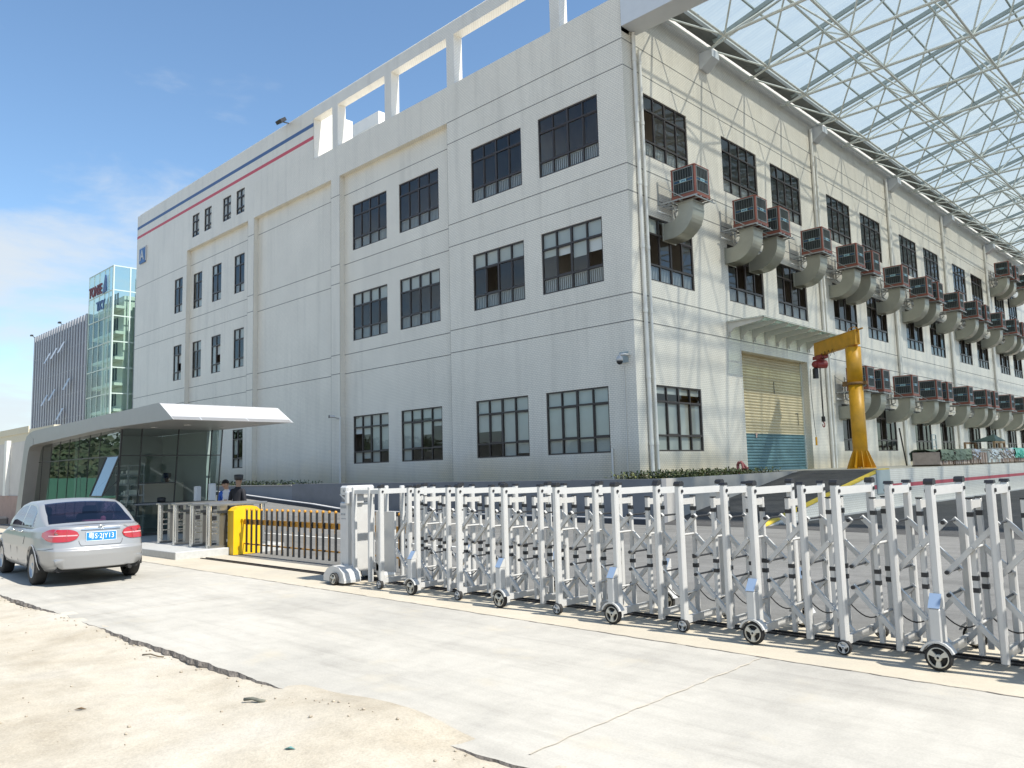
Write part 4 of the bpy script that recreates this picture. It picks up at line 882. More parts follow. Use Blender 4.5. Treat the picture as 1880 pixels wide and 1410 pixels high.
for z in (0.5, 1.0, 1.4, 1.7): q.box(-0.025, 0.025, -0.35, 0.35, z, z+0.05)
q.build('rack_frame', M['greysteel'], fr)
q = MB(); q.tube((0.1, -5.2, 0.0), (0.0, -5.6, 2.0), 0.04, 6); q.build('loose_bar', M['rubber'], fr)

# ------------------------------------------------------------------ retractable gate
GT = thing('sliding_gate', 'long retractable gate of aluminium scissor frames on small castors', 'gate', (5.3, -15.5, 0))
GX = [6.47, 6.90, 7.33, 7.78, 8.22, 8.66, 9.10, 9.54, 9.98, 10.42, 10.86, 11.28, 11.70, 12.11, 12.53, 12.94, 13.35, 13.75, 14.15, 14.55, 14.95, 15.35, 15.75, 16.15, 16.55, 16.95, 17.35]
def post(mb, x, y, zb, zt, w, d, cham=0.012): mb.bbox(x-w/2, x+w/2, y-d/2, y+d/2, zb, zt, cham)
def wheel_mb(c, r, w):
    x, y, z = c; t = MB(); t.lathe([(r*0.78, -w/2), (r*0.96, -w/2), (r, -w*0.3), (r, w*0.3), (r*0.96, w/2), (r*0.78, w/2)], (x, y, z), 'y', 22, ring=True); t.lathe([(r*0.79, -w*0.1), (r*0.79, w*0.1)], (x, y, z), 'y', 18)
    h = MB()
    h.lathe([(r*0.22, -w*0.60), (r*0.26, -w*0.55), (r*0.26, w*0.5)], (x, y, z), 'y', 12)
    h.lathe([(r*0.70, -w*0.52), (r*0.78, -w*0.52), (r*0.78, w*0.52), (r*0.70, w*0.52)], (x, y, z), 'y', 22, ring=True)
    for i in range(3):
        a = 2*math.pi*i/3+0.5; p = []
        for (rr, da) in ((0.20, -0.5), (0.76, -0.30), (0.76, 0.30), (0.20, 0.5)): p.append((x+rr*r*math.cos(a+da), z+rr*r*math.sin(a+da)))
        h.prism(p, 'y', y-w*0.55, y+w*0.45)
    k = MB(); k.lathe([(r*0.10, -w*0.66), (r*0.10, w*0.5)], (x, y, z), 'y', 8)
    return t, h, k
M['hubcream'] = mat('pale_hub', (0.55, 0.52, 0.44), 0.5)
M['film'] = mat('blue_film', (0.24, 0.32, 0.44), 0.3)
def frame_part(wide, big, kind):
    """one portal of the gate, drawn round x = 0"""
    yf, yr = (-15.86, -15.02) if wide else (-15.66, -15.20)
    w = 0.066
    ax = MB(); ax.box(-0.026, 0.026, yf+0.03, yr-0.03, 1.405, 1.475); f = ax.build('portal_frame', M['alu'])
    ax = MB(); ax.box(-0.022, 0.022, yf, yr, 0.085, 0.155); ax.build('bottom_rail', M['alu'], f)
    for y, sgn in ((yf, -1), (yr, 1)):
        p = MB(); dd = 0.078 if wide else 0.07
        post(p, 0, y, 0.055, 1.50, w if wide else 0.060, dd)
        p.box(-0.012, 0.012, y+sgn*dd*0.5-0.002, y+sgn*dd*0.5+0.003, 0.08, 1.45)
        po = p.build('post', M['alu'], f)
        c = MB(); ww = (w if wide else 0.060)/2+0.004; d2 = dd/2+0.004
        if wide: c.prism([(y-d2, 1.495), (y+d2, 1.495), (y+d2, 1.528), (y+d2*0.4, 1.545), (y-d2*0.6, 1.54), (y-d2, 1.52)], 'x', -ww, ww)
        else: c.prism([(y-d2, 1.497), (y+d2, 1.497), (y+d2*0.6, 1.522), (y-d2*0.6, 1.522)], 'x', -ww, ww)
        c.build('post_cap', M['black'], f)
        b = MB(); b.tube((-ww-0.006, y-sgn*0.005, 1.44), (ww+0.008, y-sgn*0.005, 1.44), 0.017, 8); b.build('bolt', M['black'], f)
    ip = MB(); ya, yb = -15.52, -15.24
    XO = 0.20
    for y in (ya, yb): post(ip, 0, y, 0.07, 1.36, 0.046, 0.042, 0.006)
    ip.box(-0.018, 0.018, ya+0.02, yb-0.02, 1.28, 1.345)
    for y in (ya, yb):
        ip.box(-0.025, 0.025, y-0.023, y+0.023, 1.361, 1.372, 1)
        for z in (1.23, 0.70, 0.60): e_ = 0.027 if y > -15.4 else 0.0245; ip.box(-e_, e_, y-e_+0.002, y+e_-0.002, z-e_*0.8, z+e_*0.8, 1)
    ip.v = [(x+XO, y, z) for (x, y, z) in ip.v]; ip.build('inner_portal', [M['alu'], M['black']], f)
    if wide:
        r = 0.105 if big else 0.065
        for (y, sg) in ((yf-0.115 if big else yf-0.03, -1), (yr+0.10 if big else yr+0.03, 1)):
            t, h, k_ = wheel_mb((0, y, r+0.002), r, 0.05)
            wo = t.build('castor', M['rubber'], f); h.build('castor_hub', M['hubcream'] if big else M['alu'], f); k_.build('castor_bolt', M['black'], f)
            if big:
                cvr = MB(); yy = y
                arc = [(0.135*math.cos(a), 0.107+0.135*math.sin(a)) for a in [R(d_) for d_ in range(20, 161, 20)]]; arc2 = [(0.118*math.cos(a), 0.107+0.118*math.sin(a)) for a in [R(d_) for d_ in range(160, 19, -20)]]
                cvr.prism(arc+arc2, 'y', yy-0.045, yy+0.045); cvr.bbox(-0.045, 0.045, yy-0.035, yy+0.06, 0.235, 0.50, 0.01)
                cvr.prism([(yy-0.035, 0.50), (yy+0.06, 0.50), (yy+0.06, 0.60), (yy+0.04, 0.605)], 'x', -0.045, 0.045); cvr.build('castor_cover', M['alu'], f)
                fm = MB(); fm.quad((-0.045, yy-0.039, 0.50), (0.045, yy-0.039, 0.50), (0.045, yy+0.038, 0.609), (-0.045, yy+0.038, 0.609)); fm.build('cover_film', M['film'], f, fix=False)
    return f
protos = {}
for i, x in enumerate(GX):
    wide = i % 2 == 0; big = wide and (i//2) % 2 == 1 if x < 9.2 else wide and abs((x-9.10)/1.742-round((x-9.10)/1.742)) < 0.12
    key = (wide, big)
    if key not in protos: f = frame_part(wide, big, 0); protos[key] = f; f.parent = GT
    else: f = clone(protos[key], GT)
    f.location = (x-5.3, 15.5, 0)
def links():
    """scissor links between neighbouring portals: the pivots sit on the posts, the ends meet midway"""
    out = []
    for i in range(len(GX)):
        x = GX[i]+0.20; xa = (GX[i-1]+GX[i])/2+0.20 if i else x-0.22; xb = (GX[i+1]+GX[i])/2+0.20 if i < len(GX)-1 else x+0.22
        for (zt, zb_) in ((1.16, 0.74), (0.55, 0.10)):
            q = MB()
            y1_, y2_ = (-15.24, -15.56) if zt > 1 else (-15.56, -15.24)
            q.bar((xa-0.015, y1_, zt+0.015), (xb+0.015, y1_, zb_-0.015), 0.036, 0.042, (0,0,1)); q.bar((xa-0.015, y2_, zb_-0.015), (xb+0.015, y2_, zt+0.015), 0.036, 0.042, (0,0,1))
            q.tube((x, -15.60, (zt+zb_)/2), (x, -15.20, (zt+zb_)/2), 0.013, 6)
            for z in (zt, zb_):
                q.tube((xb, -15.60, z), (xb, -15.19, z), 0.010, 6, 1); q.tube((xb, -15.605, z), (xb, -15.585, z), 0.018, 8, 1)
            q.build('scissor_link', [M['alu'], M['black']], GT, off=GT.location)
        if i < len(GX)-1:
            cb_ = MB(); cb_.path([(x+0.41*t_/10, -15.22-0.02*math.sin(t_/10*math.pi), 0.36-0.13*math.sin(t_/10*math.pi)) for t_ in range(11)], 0.006, 5); cb_.build('cable_loop', M['rubber'], GT, off=GT.location)
links()
# motor head
hd = MB(); hd.bbox(5.27, 5.48, -15.80, -15.25, 0.16, 1.27, 0.02); hd.bbox(5.27, 5.48, -15.80, -15.25, 1.38, 1.53, 0.03); hd.box(5.42, 5.475, -15.79, -15.26, 1.27, 1.38)
mh = hd.build('motor_head', M['alu'], GT, off=GT.location)
q = MB(); q.box(5.30, 5.42, -15.78, -15.30, 1.271, 1.379); q.build('alarm_recess', M['conc_dark'], mh, off=GT.location)
q = MB(); q.add([(5.265,-15.805,1.39),(5.30,-15.805,1.375),(5.45,-15.805,1.29),(5.45,-15.805,1.33),(5.30,-15.805,1.395)], ((0,1,2,3,4),)); q.bbox(5.45, 5.53, -15.83, -15.5, 1.25, 1.44, 0.015); q.build('alarm_bezel', M['ghwhite'], mh, off=GT.location)
q = MB(); q.tube((5.40,-15.81,1.45), (5.40,-15.795,1.45), 0.022, 12); q.box(5.31, 5.36, -15.803, -15.797, 1.06, 1.09); q.box(5.38, 5.43, -15.803, -15.797, 1.06, 1.09); q.box(5.30, 5.46, -15.803, -15.797, 1.17, 1.215); q.box(5.32, 5.45, -15.803, -15.797, 1.0, 1.012); q.tube((5.36,-15.805,0.30), (5.36,-15.79,0.30), 0.016, 8)
q.build('head_marking', M['alu_dark'], mh, off=GT.location)
q = MB(); prof = [(5.16, 0.05), (5.16, 0.14), (5.26, 0.24), (5.40, 0.29), (5.58, 0.27), (5.70, 0.19), (5.74, 0.08), (5.74, 0.04), (5.60, 0.04), (5.56, 0.12), (5.48, 0.13), (5.40, 0.10), (5.38, 0.05)]
q.prism(prof, 'y', -16.03, -15.72); q.build('wheel_housing', M['alu'], mh, off=GT.location); q = MB(); q.prism(prof, 'y', -15.30, -15.05); q.build('wheel_housing', M['alu'], mh, off=GT.location)
for (x, y, r) in ((5.50, -16.05, 0.095), (5.50, -15.02, 0.095), (5.20, -15.80, 0.11), (5.20, -15.25, 0.11)):
    t, h, k_ = wheel_mb((x, y, r+0.002), r, 0.06); t.build('castor', M['rubber'], mh, off=GT.location); h.build('castor_hub', M['hubcream'], mh, off=GT.location); k_.build('castor_bolt', M['black'], mh, off=GT.location)
q = MB()
for (x, w_) in ((5.60, 0.06), (6.03, 0.055)):
    for y in (-15.74, -15.12): post(q, x, y, 0.06, 1.51, w_, 0.08)
    q.box(x-0.02, x+0.02, -15.72, -15.14, 1.40, 1.47)
q.box(5.58, 6.47, -15.76, -15.72, 1.40, 1.46); q.box(5.58, 6.47, -15.14, -15.10, 1.40, 1.46); q.box(5.56, 6.06, -15.30, -15.27, 0.15, 1.10)
q.build('head_frame', M['alu'], mh, off=GT.location)

# ------------------------------------------------------------------ black and yellow barrier
BR = thing('barrier_gate', 'yellow barrier post with a black and yellow picket arm', 'barrier', (-0.62, -14.42, 0))
q = MB(); q.prism([(-14.66, 0.0), (-14.02, 0.0), (-14.02, 0.97), (-14.10, 1.04), (-14.22, 1.07), (-14.46, 1.07), (-14.58, 1.04), (-14.66, 0.97)], 'x', -0.94, -0.66); q.build('cabinet', M['bryellow'], BR, off=BR.location)
q = MB(); q.bar((-0.92, -14.5, 0.32), (-1.05, -14.62, 0.30), 0.06, 0.06); q.build('release_handle', M['pipe'], BR, off=BR.location)
n = 27; dx = 0.222
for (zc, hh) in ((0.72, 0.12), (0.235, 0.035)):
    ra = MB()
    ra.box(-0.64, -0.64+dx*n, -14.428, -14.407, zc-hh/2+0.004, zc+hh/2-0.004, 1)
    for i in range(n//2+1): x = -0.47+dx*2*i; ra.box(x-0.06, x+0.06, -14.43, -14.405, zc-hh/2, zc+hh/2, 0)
    ra.build('barrier_rail', [M['black'], M['ochre_shade']], BR, off=BR.location)
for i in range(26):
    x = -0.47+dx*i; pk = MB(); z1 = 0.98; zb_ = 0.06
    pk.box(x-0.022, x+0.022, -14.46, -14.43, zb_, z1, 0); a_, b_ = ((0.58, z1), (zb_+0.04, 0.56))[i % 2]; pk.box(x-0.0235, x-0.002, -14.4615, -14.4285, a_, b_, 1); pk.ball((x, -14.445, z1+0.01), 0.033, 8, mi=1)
    pk.build('picket', [M['black'], M['ochre_shade']], BR, off=BR.location)

# ------------------------------------------------------------------ guard house
GH = thing('guard_house', 'grey metal guard house with leaning tinted glass and an overhanging roof', 'guard house', (-10.5, -13.6, 0))
gho = GH.location
SH = 0.125                                    # lean of the glass walls per metre of height
yf, yb = -15.05, -12.2; ZT = 3.18
xR = lambda z: -6.78+SH*z; xL = lambda z: -15.1+0.30*z
# roof shell with sloping bright fascia
q = MB()
yA, yB = -15.42, -12.32
q.prism([(-13.4, 3.17), (-2.15, 3.10), (-2.95, 3.52), (-3.05, 3.55), (-13.2, 3.42), (-13.6, 3.371)], 'y', yA+0.002, yB-0.002); q.build('roof', M['ghpanel'], GH, off=gho)
q = MB(); q.add([(-2.145,yA-0.01,3.095),(-2.145,yB+0.01,3.095),(-2.95,yB+0.01,3.53),(-2.95,yA-0.01,3.53)], ((0,1,2,3),)); q.add([(-2.145,yA-0.01,3.095),(-2.145,yB+0.01,3.095),(-2.25,yB,3.094),(-2.25,yA,3.094)], ((0,1,2,3),)); q.build('fascia', M['ghwhite'], GH, off=gho, fix=False)
for y in (-14.75, -13.55, -12.35):
    q = MB(); q.add([(-2.14,y-0.007,3.10),(-2.14,y+0.007,3.10),(-2.945,y+0.007,3.533),(-2.945,y-0.007,3.533)], ((0,1,2,3),)); q.build('fascia_seam', M['panel'], GH, off=gho, fix=False)
for (x, y) in ((-5.6, -14.5), (-4.2, -14.2), (-3.2, -12.8), (-5.0, -12.9)):
    q = MB(); zz = 3.18-0.08*(x+14)/11.85; q.lathe([(0.09, -0.012), (0.09, 0.0)], (x, y, zz), n=14); q.build('downlight', M['ghwhite'], GH, off=gho)
# left end frame: rounded portal of thick panel
q = MB()
def frame_prof(off):
    pts = [(xL(0)+off, 0)]
    for i in range(5): a = R(180-18*i-0); pts.append((xL(2.75)+off+0.55-off*0.3+0.55*math.cos(R(180-22*i))*1.0, 2.83-off+0.55*math.sin(R(180-22*i))))
    return pts
outer = [(-15.15, 0), (-14.28, 2.75), (-14.18, 3.05), (-13.98, 3.27), (-13.6, 3.37)]
inner = [(-14.60, 0), (-13.78, 2.60), (-13.70, 2.78), (-13.55, 2.90), (-13.2, 2.96)]
for i in range(4): q.add([(outer[i][0],yA,outer[i][1]),(outer[i+1][0],yA,outer[i+1][1]),(inner[i+1][0],yA,inner[i+1][1]),(inner[i][0],yA,inner[i][1]),
                          (outer[i][0],yB,outer[i][1]),(outer[i+1][0],yB,outer[i+1][1]),(inner[i+1][0],yB,inner[i+1][1]),(inner[i][0],yB,inner[i][1])], ((0,1,2,3),(4,7,6,5),(0,4,5,1),(3,2,6,7)))
q.add([(-13.6,yA,3.37),(-13.2,yA,2.96),(-13.2,yA,3.175),(-13.4,yA,3.175)], ((0,1,2,3),))
q.prism([(-13.2, 2.96), (-6.36, 3.14), (-6.3, 3.10), (-6.3, 3.165), (-13.2, 3.168)], 'y', yA+0.004, yf+0.02)
q.build('end_frame', M['ghpanel'], GH, off=gho)
q = MB(); q.box(-14.9, -7.0, yf-0.02, yb, -0.1, 0.16); q.build('floor_base', M['conc'], GH, off=gho)
# front glazing in strips
def gpt(x0, z): return x0+SH*z
cols = [-14.7+0.9*i for i in range(9)]; cols[-1] = -6.78
zs_ = [0.16, 2.39, ZT-0.01]
for i in range(len(cols)-1):
    q = MB(); e = random.uniform(-0.006, 0.006)
    for (za, zb_) in zip(zs_, zs_[1:]):
        if i == len(cols)-2 and za < 1:
            q2 = MB(); q2.quad((gpt(cols[i],za),yf+e,za),(gpt(cols[i+1],za),yf-e,za),(gpt(cols[i+1],1.3),yf-e,1.3),(gpt(cols[i],1.3),yf+e,1.3)); q2.build('front_pane', M['ghglass'], GH, off=gho, fix=False); continue
        q.quad((gpt(cols[i],za),yf+e,za),(gpt(cols[i+1],za),yf-e,za),(gpt(cols[i+1],zb_),yf-e,zb_),(gpt(cols[i],zb_),yf+e,zb_))
    q.build('front_pane', M['ghglass'], GH, off=gho, fix=False)
q = MB()
for c_ in cols[1:-1]: q.bar((gpt(c_,0.16),yf-0.004,0.16),(gpt(c_,ZT),yf-0.004,ZT),0.012,0.012,(0,1,0))
q.box(-14.3, gpt(-6.78,2.39), yf-0.012, yf+0.03, 2.375, 2.405); q.box(-15.0, -7.0, yf-0.012, yf+0.03, 0.16, 0.22)
q.bar((xR(0.16)-0.02,yf,0.16),(xR(ZT)-0.02,yf,ZT),0.05,0.05,(0,1,0)); q.build('front_mullion', M['mullion'], GH, off=gho)
# open top-hung sash
sx0, sx1, sdx, sdy = -7.50, -6.55, -0.22, 0.34
M['sashglass'] = glassmat('blue_reflecting_sash', (0.25,0.33,0.38), (0.42,0.52,0.60), 0.7, rough=0.12, base=0.35)
sash = MB(); sash.quad((sx0,yf-0.01,2.37),(sx1,yf-0.01,2.37),(sx1+sdx,yf-sdy,1.30),(sx0+sdx,yf-sdy,1.30)); so = sash.build('open_sash', M['sashglass'], GH, off=gho, fix=False)
q = MB()
for x in (sx0, sx1): q.bar((x,yf-0.012,2.37),(x+sdx,yf-sdy-0.002,1.30),0.035,0.035); q.bar((x+sdx,yf-sdy,1.32),(x-0.05,yf,1.72),0.02,0.02)
q.bar((sx0+sdx,yf-sdy-0.002,1.30),(sx1+sdx,yf-sdy-0.002,1.30),0.03,0.03); q.build('sash_frame', M['mullion'], so, off=gho)
# side glazing facing the lanes
ms = [-15.05, -14.52, -13.50, -12.52, -12.2]
for i in range(4):
    q = MB(); e = random.uniform(-0.006, 0.006)
    for (za, zb_) in zip(zs_, zs_[1:]):
        if (i == 1 and za < 1):     # service opening above the counter
            q2 = MB(); q2.quad((xR(0.16),ms[1],0.16),(xR(0.16),ms[2],0.16),(xR(1.05),ms[2],1.05),(xR(1.05),ms[1],1.05)); q2.build('side_pane', M['ghside'], GH, off=gho, fix=False); q.quad((xR(1.62),ms[1],1.62),(xR(1.62),ms[2],1.62),(xR(2.39),ms[2],2.39),(xR(2.39),ms[1],2.39)); continue
        q.quad((xR(za)+e,ms[i],za),(xR(za)-e,ms[i+1],za),(xR(zb_)-e,ms[i+1],zb_),(xR(zb_)+e,ms[i],zb_))
    q.build('side_pane', M['ghside'], GH, off=gho, fix=False)
q = MB()
for y in ms[1:]: q.bar((xR(0.16)+0.004,y,0.16),(xR(ZT)+0.004,y,ZT),0.03,0.03,(1,0,0))
for z in (2.39, 1.62): q.bar((xR(z)+0.004,yf if z > 2 else ms[1],z),(xR(z)+0.004,yb if z > 2 else ms[2],z),0.03,0.03)
q.bar((xR(0.2),yf,0.2),(xR(0.2),yb,0.2),0.04,0.06); q.build('side_mullion', M['mullion'], GH, off=gho)
q = MB(); q.box(-7.6, -6.55, -14.6, -13.0, 1.02, 1.06); q.build('counter', M['conc_dark'], GH, off=gho)
q = MB()
for i in range(8): q.quad((-14.7+0.9*i if i else -14.6,yb,0.16),(-13.8+0.9*i if i < 7 else -7.0,yb,0.16),(gpt(-13.8+0.9*i if i < 7 else -7.0,ZT),yb,ZT),(gpt(-14.7+0.9*i if i else -14.6,ZT),yb,ZT))
q.build('back_pane', M['ghglass'], GH, off=gho, fix=False)
q = MB(); q.box(-13.6, -6.95, -12.42, -12.30, 0.16, 3.12); q.box(-10.4, -10.2, -15.0, -12.42, 0.16, 3.12); q.build('inner_wall', mat('pale_inner_wall', (0.42, 0.46, 0.46), 0.8), GH, off=gho)
def inside(name, label, cat, loc): return thing(name, label, cat, loc)
t = inside('shelf_rack', 'dark open shelf rack behind the guard house corner glass', 'shelf', (-8.1, -14.2, 0.16))
q = MB()
for z in (0.5, 0.8, 1.1, 1.4, 1.7, 1.95): q.box(-0.5, 0.5, -0.25, 0.25, z, z+0.04)
for x in (-0.48, 0.44):
    for y in (-0.23, 0.2): q.box(x, x+0.04, y, y+0.04, 0, 2.0)
q.build('rack_frame', M['alu_dark'], t)
for i in range(14):
    x = random.uniform(-0.4, 0.3); z = (0.54, 0.84, 1.14, 1.44, 1.74)[i % 5]; MB().box(x, x+random.uniform(.1,.25), -0.2, 0.1, z, z+random.uniform(.06,.16)).build('stored_box', M['pipe'], t)
t = inside('desk_screen', 'pale board standing behind the service counter', 'board', (-8.0, -13.2, 0.16))
q = MB(); q.bbox(-0.03, 0.03, -0.75, 0.55, 0.55, 1.45, 0.02); q.build('board_panel', mat('beige_board', (0.42, 0.38, 0.32), 0.7), t); [MB().box(-0.02, 0.02, a_, a_+0.05, 0, 0.55).build('board_leg', M['alu_dark'], t) for a_ in (-0.7, 0.45)]
t = inside('uniform_cap', 'black uniform cap lying on the guard house counter', 'cap', (-6.9, -13.75, 1.062))
q = MB(); q.lathe([(0.11, 0), (0.115, 0.05), (0.12, 0.12), (0.10, 0.14), (0.01, 0.15)], n=16); q.build('cap_crown', M['black'], t); q = MB(); q.box(-0.07, 0.07, 0.09, 0.19, 0.0, 0.012); q.build('cap_peak', M['black'], t)

# lane island and turnstiles
IS = thing('lane_island', 'low pale stone step carrying the turnstiles', 'step', (-3.5, -14.8, 0))
q = MB(); q.bbox(-7.0, -0.84, -15.87, -13.3, -0.05, 0.158, 0.012); q.build('step_block', mat('pale_granite', (0.44, 0.44, 0.42), 0.5, noise=0.1, nscale=12), IS, off=IS.location)
tn = ('standing nearest the guard house', 'second from the guard house', 'third from the guard house', 'nearest the yellow barrier post')
def turnstile():
    t = thing('turnstile', '-', 'turnstile', (0,0,0), 0, 'turnstiles on the lane island')
    q = MB(); q.bbox(-0.115, 0.115, -0.01, 1.42, 0.93, 0.985, 0.015); q.build('top_housing', M['steel'], t); q = MB(); q.box(-0.10, 0.10, 0.02, 1.40, 0.0, 0.05); q.build('base_plate', M['steel'], t)
    for y in (0.06, 1.34):
        q = MB(); q.tube((0, y, 0), (0, y, 0.93), 0.062, 18); q.build('end_post', M['chrome'], t)
    for y in (0.36, 1.0):
        q = MB(); q.box(-0.07, 0.07, y-0.09, y+0.09, 0.05, 0.93); q.build('cabinet', M['steel'], t)
    q = MB()
    for z in (0.30, 0.44, 0.56, 0.74): q.box(-0.02, 0.02, 0.14, 1.26, z, z+0.025)
    q.build('cross_bar', M['chrome'], t)
    q = MB()
    for z in (0.62, 0.86): q.box(-0.108, 0.108, 0.5, 0.86, z-0.04, z+0.04)
    q.build('reader', M['black'], t)
    q = MB(); q.box(0.095, 0.11, 0.2, 0.5, 0.76, 0.82); q.build('indicator', M['mullion'], t)
    return t
TS = turnstile()
for i, x in enumerate((-3.78, -2.88, -1.95, -1.10)):
    lab = f'stainless steel turnstile {tn[i]}'
    if i == 0: TS.location = (x, -15.08, 0.158); TS['label'] = lab
    else: clone(TS, None, (x, -15.08, 0.158), None, lab)
# signal post beside the turnstiles
for (x, y, h, lb) in ((-5.05, -13.53, 1.35, 'slim grey bollard post beside the guard house glass, left of the two'), (-4.12, -13.55, 1.42, 'slim grey bollard post nearer the two people')):
    t = thing('lane_post', lb, 'post', (x, y, 0.158), 0, 'slim posts behind the turnstiles'); q = MB(); q.bbox(-0.075, 0.075, -0.075, 0.075, 0, h, 0.02); q.build('post_body', M['panel'], t); q = MB(); q.box(-0.08, 0.08, -0.08, 0.08, h*0.55, h*0.58); q.build('post_band', M['alu_dark'], t)

# ------------------------------------------------------------------ people
def person(name_loc, rz, label, joints, colors, hat=None, hair=None, glasses=False):
    """joints: dict name->(x,y,z,r) in metres, facing -y; one skinned body"""
    root = thing('person', label, 'person', name_loc, rz)
    ed = [('pelvis','waist'),('waist','chest'),('chest','neckb'),('neckb','neck'),('neck','skull'),('skull','crown')]
    for s in 'LR': ed += [('chest','sho'+s),('sho'+s,'elb'+s),('elb'+s,'wri'+s),('wri'+s,'palm'+s),('pelvis','hip'+s),('hip'+s,'kne'+s),('kne'+s,'ank'+s),('ank'+s,'toe'+s)]
    J = dict(joints); 
    for s in 'LR':
        w = Vector(J['wri'+s][:3]); e = Vector(J['elb'+s][:3]); d = (w-e).normalized(); sd_ = Vector((1 if s == 'L' else -1, 0, 0)); nrm = d.cross(sd_).normalized()
        J['palm'+s] = (*(w+d*0.07), 0.034)
        pl_ = Vector(J['palm'+s][:3])
        for i, (ln, o) in enumerate(((0.072,-0.033),(0.082,-0.011),(0.078,0.011),(0.06,0.033))):
            b1 = pl_+d*0.03+nrm*o; b2 = b1+d*ln*0.5+sd_*(-0.008); b3 = b2+d*ln*0.45-sd_*0.02
            for nm, p in (('a',b1),('b',b2),('c',b3)): J[f'f{i}{nm}{s}'] = (*p, 0.0095 if nm != 'c' else 0.008)
            ed += [('palm'+s, f'f{i}a{s}'),(f'f{i}a{s}', f'f{i}b{s}'),(f'f{i}b{s}', f'f{i}c{s}')]
        t1 = w+d*0.045+nrm*-0.045; t2 = t1+d*0.045+nrm*-0.018
        J['ta'+s] = (*t1, 0.011); J['tb'+s] = (*t2, 0.009); ed += [('palm'+s,'ta'+s),('ta'+s,'tb'+s)]
    bm = bmesh.new(); ly = bm.verts.layers.skin.verify(); V = {}
    for n_, q in J.items():
        v = bm.verts.new(q[:3]); V[n_] = v; r = q[3]; v[ly].radius = (r, r*(0.78 if n_ in ('chest','waist','pelvis') else 1.0)); v[ly].use_root = n_ == 'pelvis'
    for a, b in ed: bm.edges.new((V[a], V[b]))
    me = bpy.data.meshes.new('body'); bm.to_mesh(me); bm.free()
    tmp = bpy.data.objects.new('body', me); COL.objects.link(tmp)
    sk = tmp.modifiers.new('skin', 'SKIN'); sk.use_smooth_shade = True; sk.branch_smoothing = 0.6; tmp.modifiers.new('sub', 'SUBSURF').levels = 2; tmp.modifiers['sub'].render_levels = 2
    dg = bpy.context.evaluated_depsgraph_get(); m2 = bpy.data.meshes.new_from_object(tmp.evaluated_get(dg)); bpy.data.objects.remove(tmp)
    m2.materials.clear()
    for c in colors: m2.materials.append(c)      # skin, top, trousers, shoes, panel
    zc = J['pelvis'][2]; zn = J['neckb'][2]+0.02
    for p in m2.polygons:
        c = p.center; mi = 1
        if c.z > zn and abs(c.x-J['neckb'][0]) < 0.13: mi = 0
        elif c.z < 0.09: mi = 3
        elif c.z < zc-0.02: mi = 2
        for s in 'LR':
            w = Vector(J['wri'+s][:3])
            if (c-w).length < 0.19 and (c-Vector(J['elb'+s][:3])).length > (w-Vector(J['elb'+s][:3])).length-0.02: mi = 0
        if mi == 1 and len(colors) > 4 and c.y < -0.05 and abs(c.x) < 0.09: mi = 4
        p.material_index = mi
    b = bpy.data.objects.new('body', m2); COL.objects.link(b); b.parent = root
    hx, hy, hz = J['skull'][:3]
    f = MB(); f.ball((hx, hy-0.098, hz-0.015), 0.018, 8, (0.8, 1.1, 1.5)); f.build('nose', colors[0], b)
    for s in (-1, 1): MB().ball((hx+s*0.034, hy-0.088, hz+0.02), 0.011, 8).build('eye', M['black'], b)
    f = MB(); f.box(hx-0.025, hx+0.025, hy-0.096, hy-0.088, hz-0.062, hz-0.055); f.build('mouth', M['hoistred'], b)
    for s in (-1, 1): MB().ball((hx+s*0.092, hy+0.005, hz), 0.022, 8, (0.45, 1, 1.4)).build('ear', colors[0], b)
    if hair:
        h = MB(); h.ball((hx, hy+0.018, hz+0.035), 0.106, 16, (0.93, 1.02, 1.02)); h.v = [(x, y, max(z, hz-0.045 if y > hy else hz+0.055)) for (x, y, z) in h.v]; h.build('hair', hair, b)
    if hat:
        h = MB(); h.lathe([(0.106, hz+0.03), (0.112, hz+0.075), (0.118, hz+0.15), (0.10, hz+0.17), (0.01, hz+0.175)], (hx, hy+0.005, 0), n=18); h.prism([(hx-0.075, hy-0.09), (hx+0.075, hy-0.09), (hx+0.06, hy-0.18), (hx-0.06, hy-0.18)], 'z', hz+0.03, hz+0.042); h.build('cap', hat, b)
    return root
def pose(h=1.70, dx=0.0, lean=0.0, headdown=0.0, arms=0):
    k = h/1.72; P = {}
    def s(n, x, y, z, r): P[n] = (x*k, (y-lean*max(0, z-0.9))*k, z*k, r*k)
    s('pelvis', 0, 0, 0.93, 0.150); s('waist', 0, 0, 1.08, 0.145); s('chest', 0, 0.0, 1.30, 0.165); s('neckb', 0, 0.01, 1.43, 0.075); s('neck', 0, -0.005-headdown*0.3, 1.49, 0.056); s('skull', 0, -0.02-headdown, 1.60-headdown*0.3, 0.092); s('crown', 0, -0.012-headdown*1.2, 1.655-headdown*0.4, 0.076)
    for q, sg in (('L', 1), ('R', -1)):
        s('sho'+q, sg*0.185, 0.01, 1.38, 0.068); s('elb'+q, sg*0.25, 0.03, 1.10, 0.050)
        if arms == 1: s('wri'+q, sg*0.16, -0.20, 1.06, 0.035)
        else: s('wri'+q, sg*0.27, -0.06, 0.86, 0.035)
        s('hip'+q, sg*0.10, 0, 0.86, 0.098); s('kne'+q, sg*0.11, -0.02, 0.48, 0.065); s('ank'+q, sg*0.115, 0.02, 0.09, 0.045); s('toe'+q, sg*0.13, -0.14, 0.045, 0.042)
    return P
skin = mat('skin', (0.50, 0.30, 0.20), 0.55); skin2 = mat('tanned_skin', (0.33, 0.20, 0.13), 0.55)
blk = mat('black_uniform', (0.012, 0.012, 0.017), 0.8); trs = mat('dark_trousers', (0.025, 0.028, 0.035), 0.8)
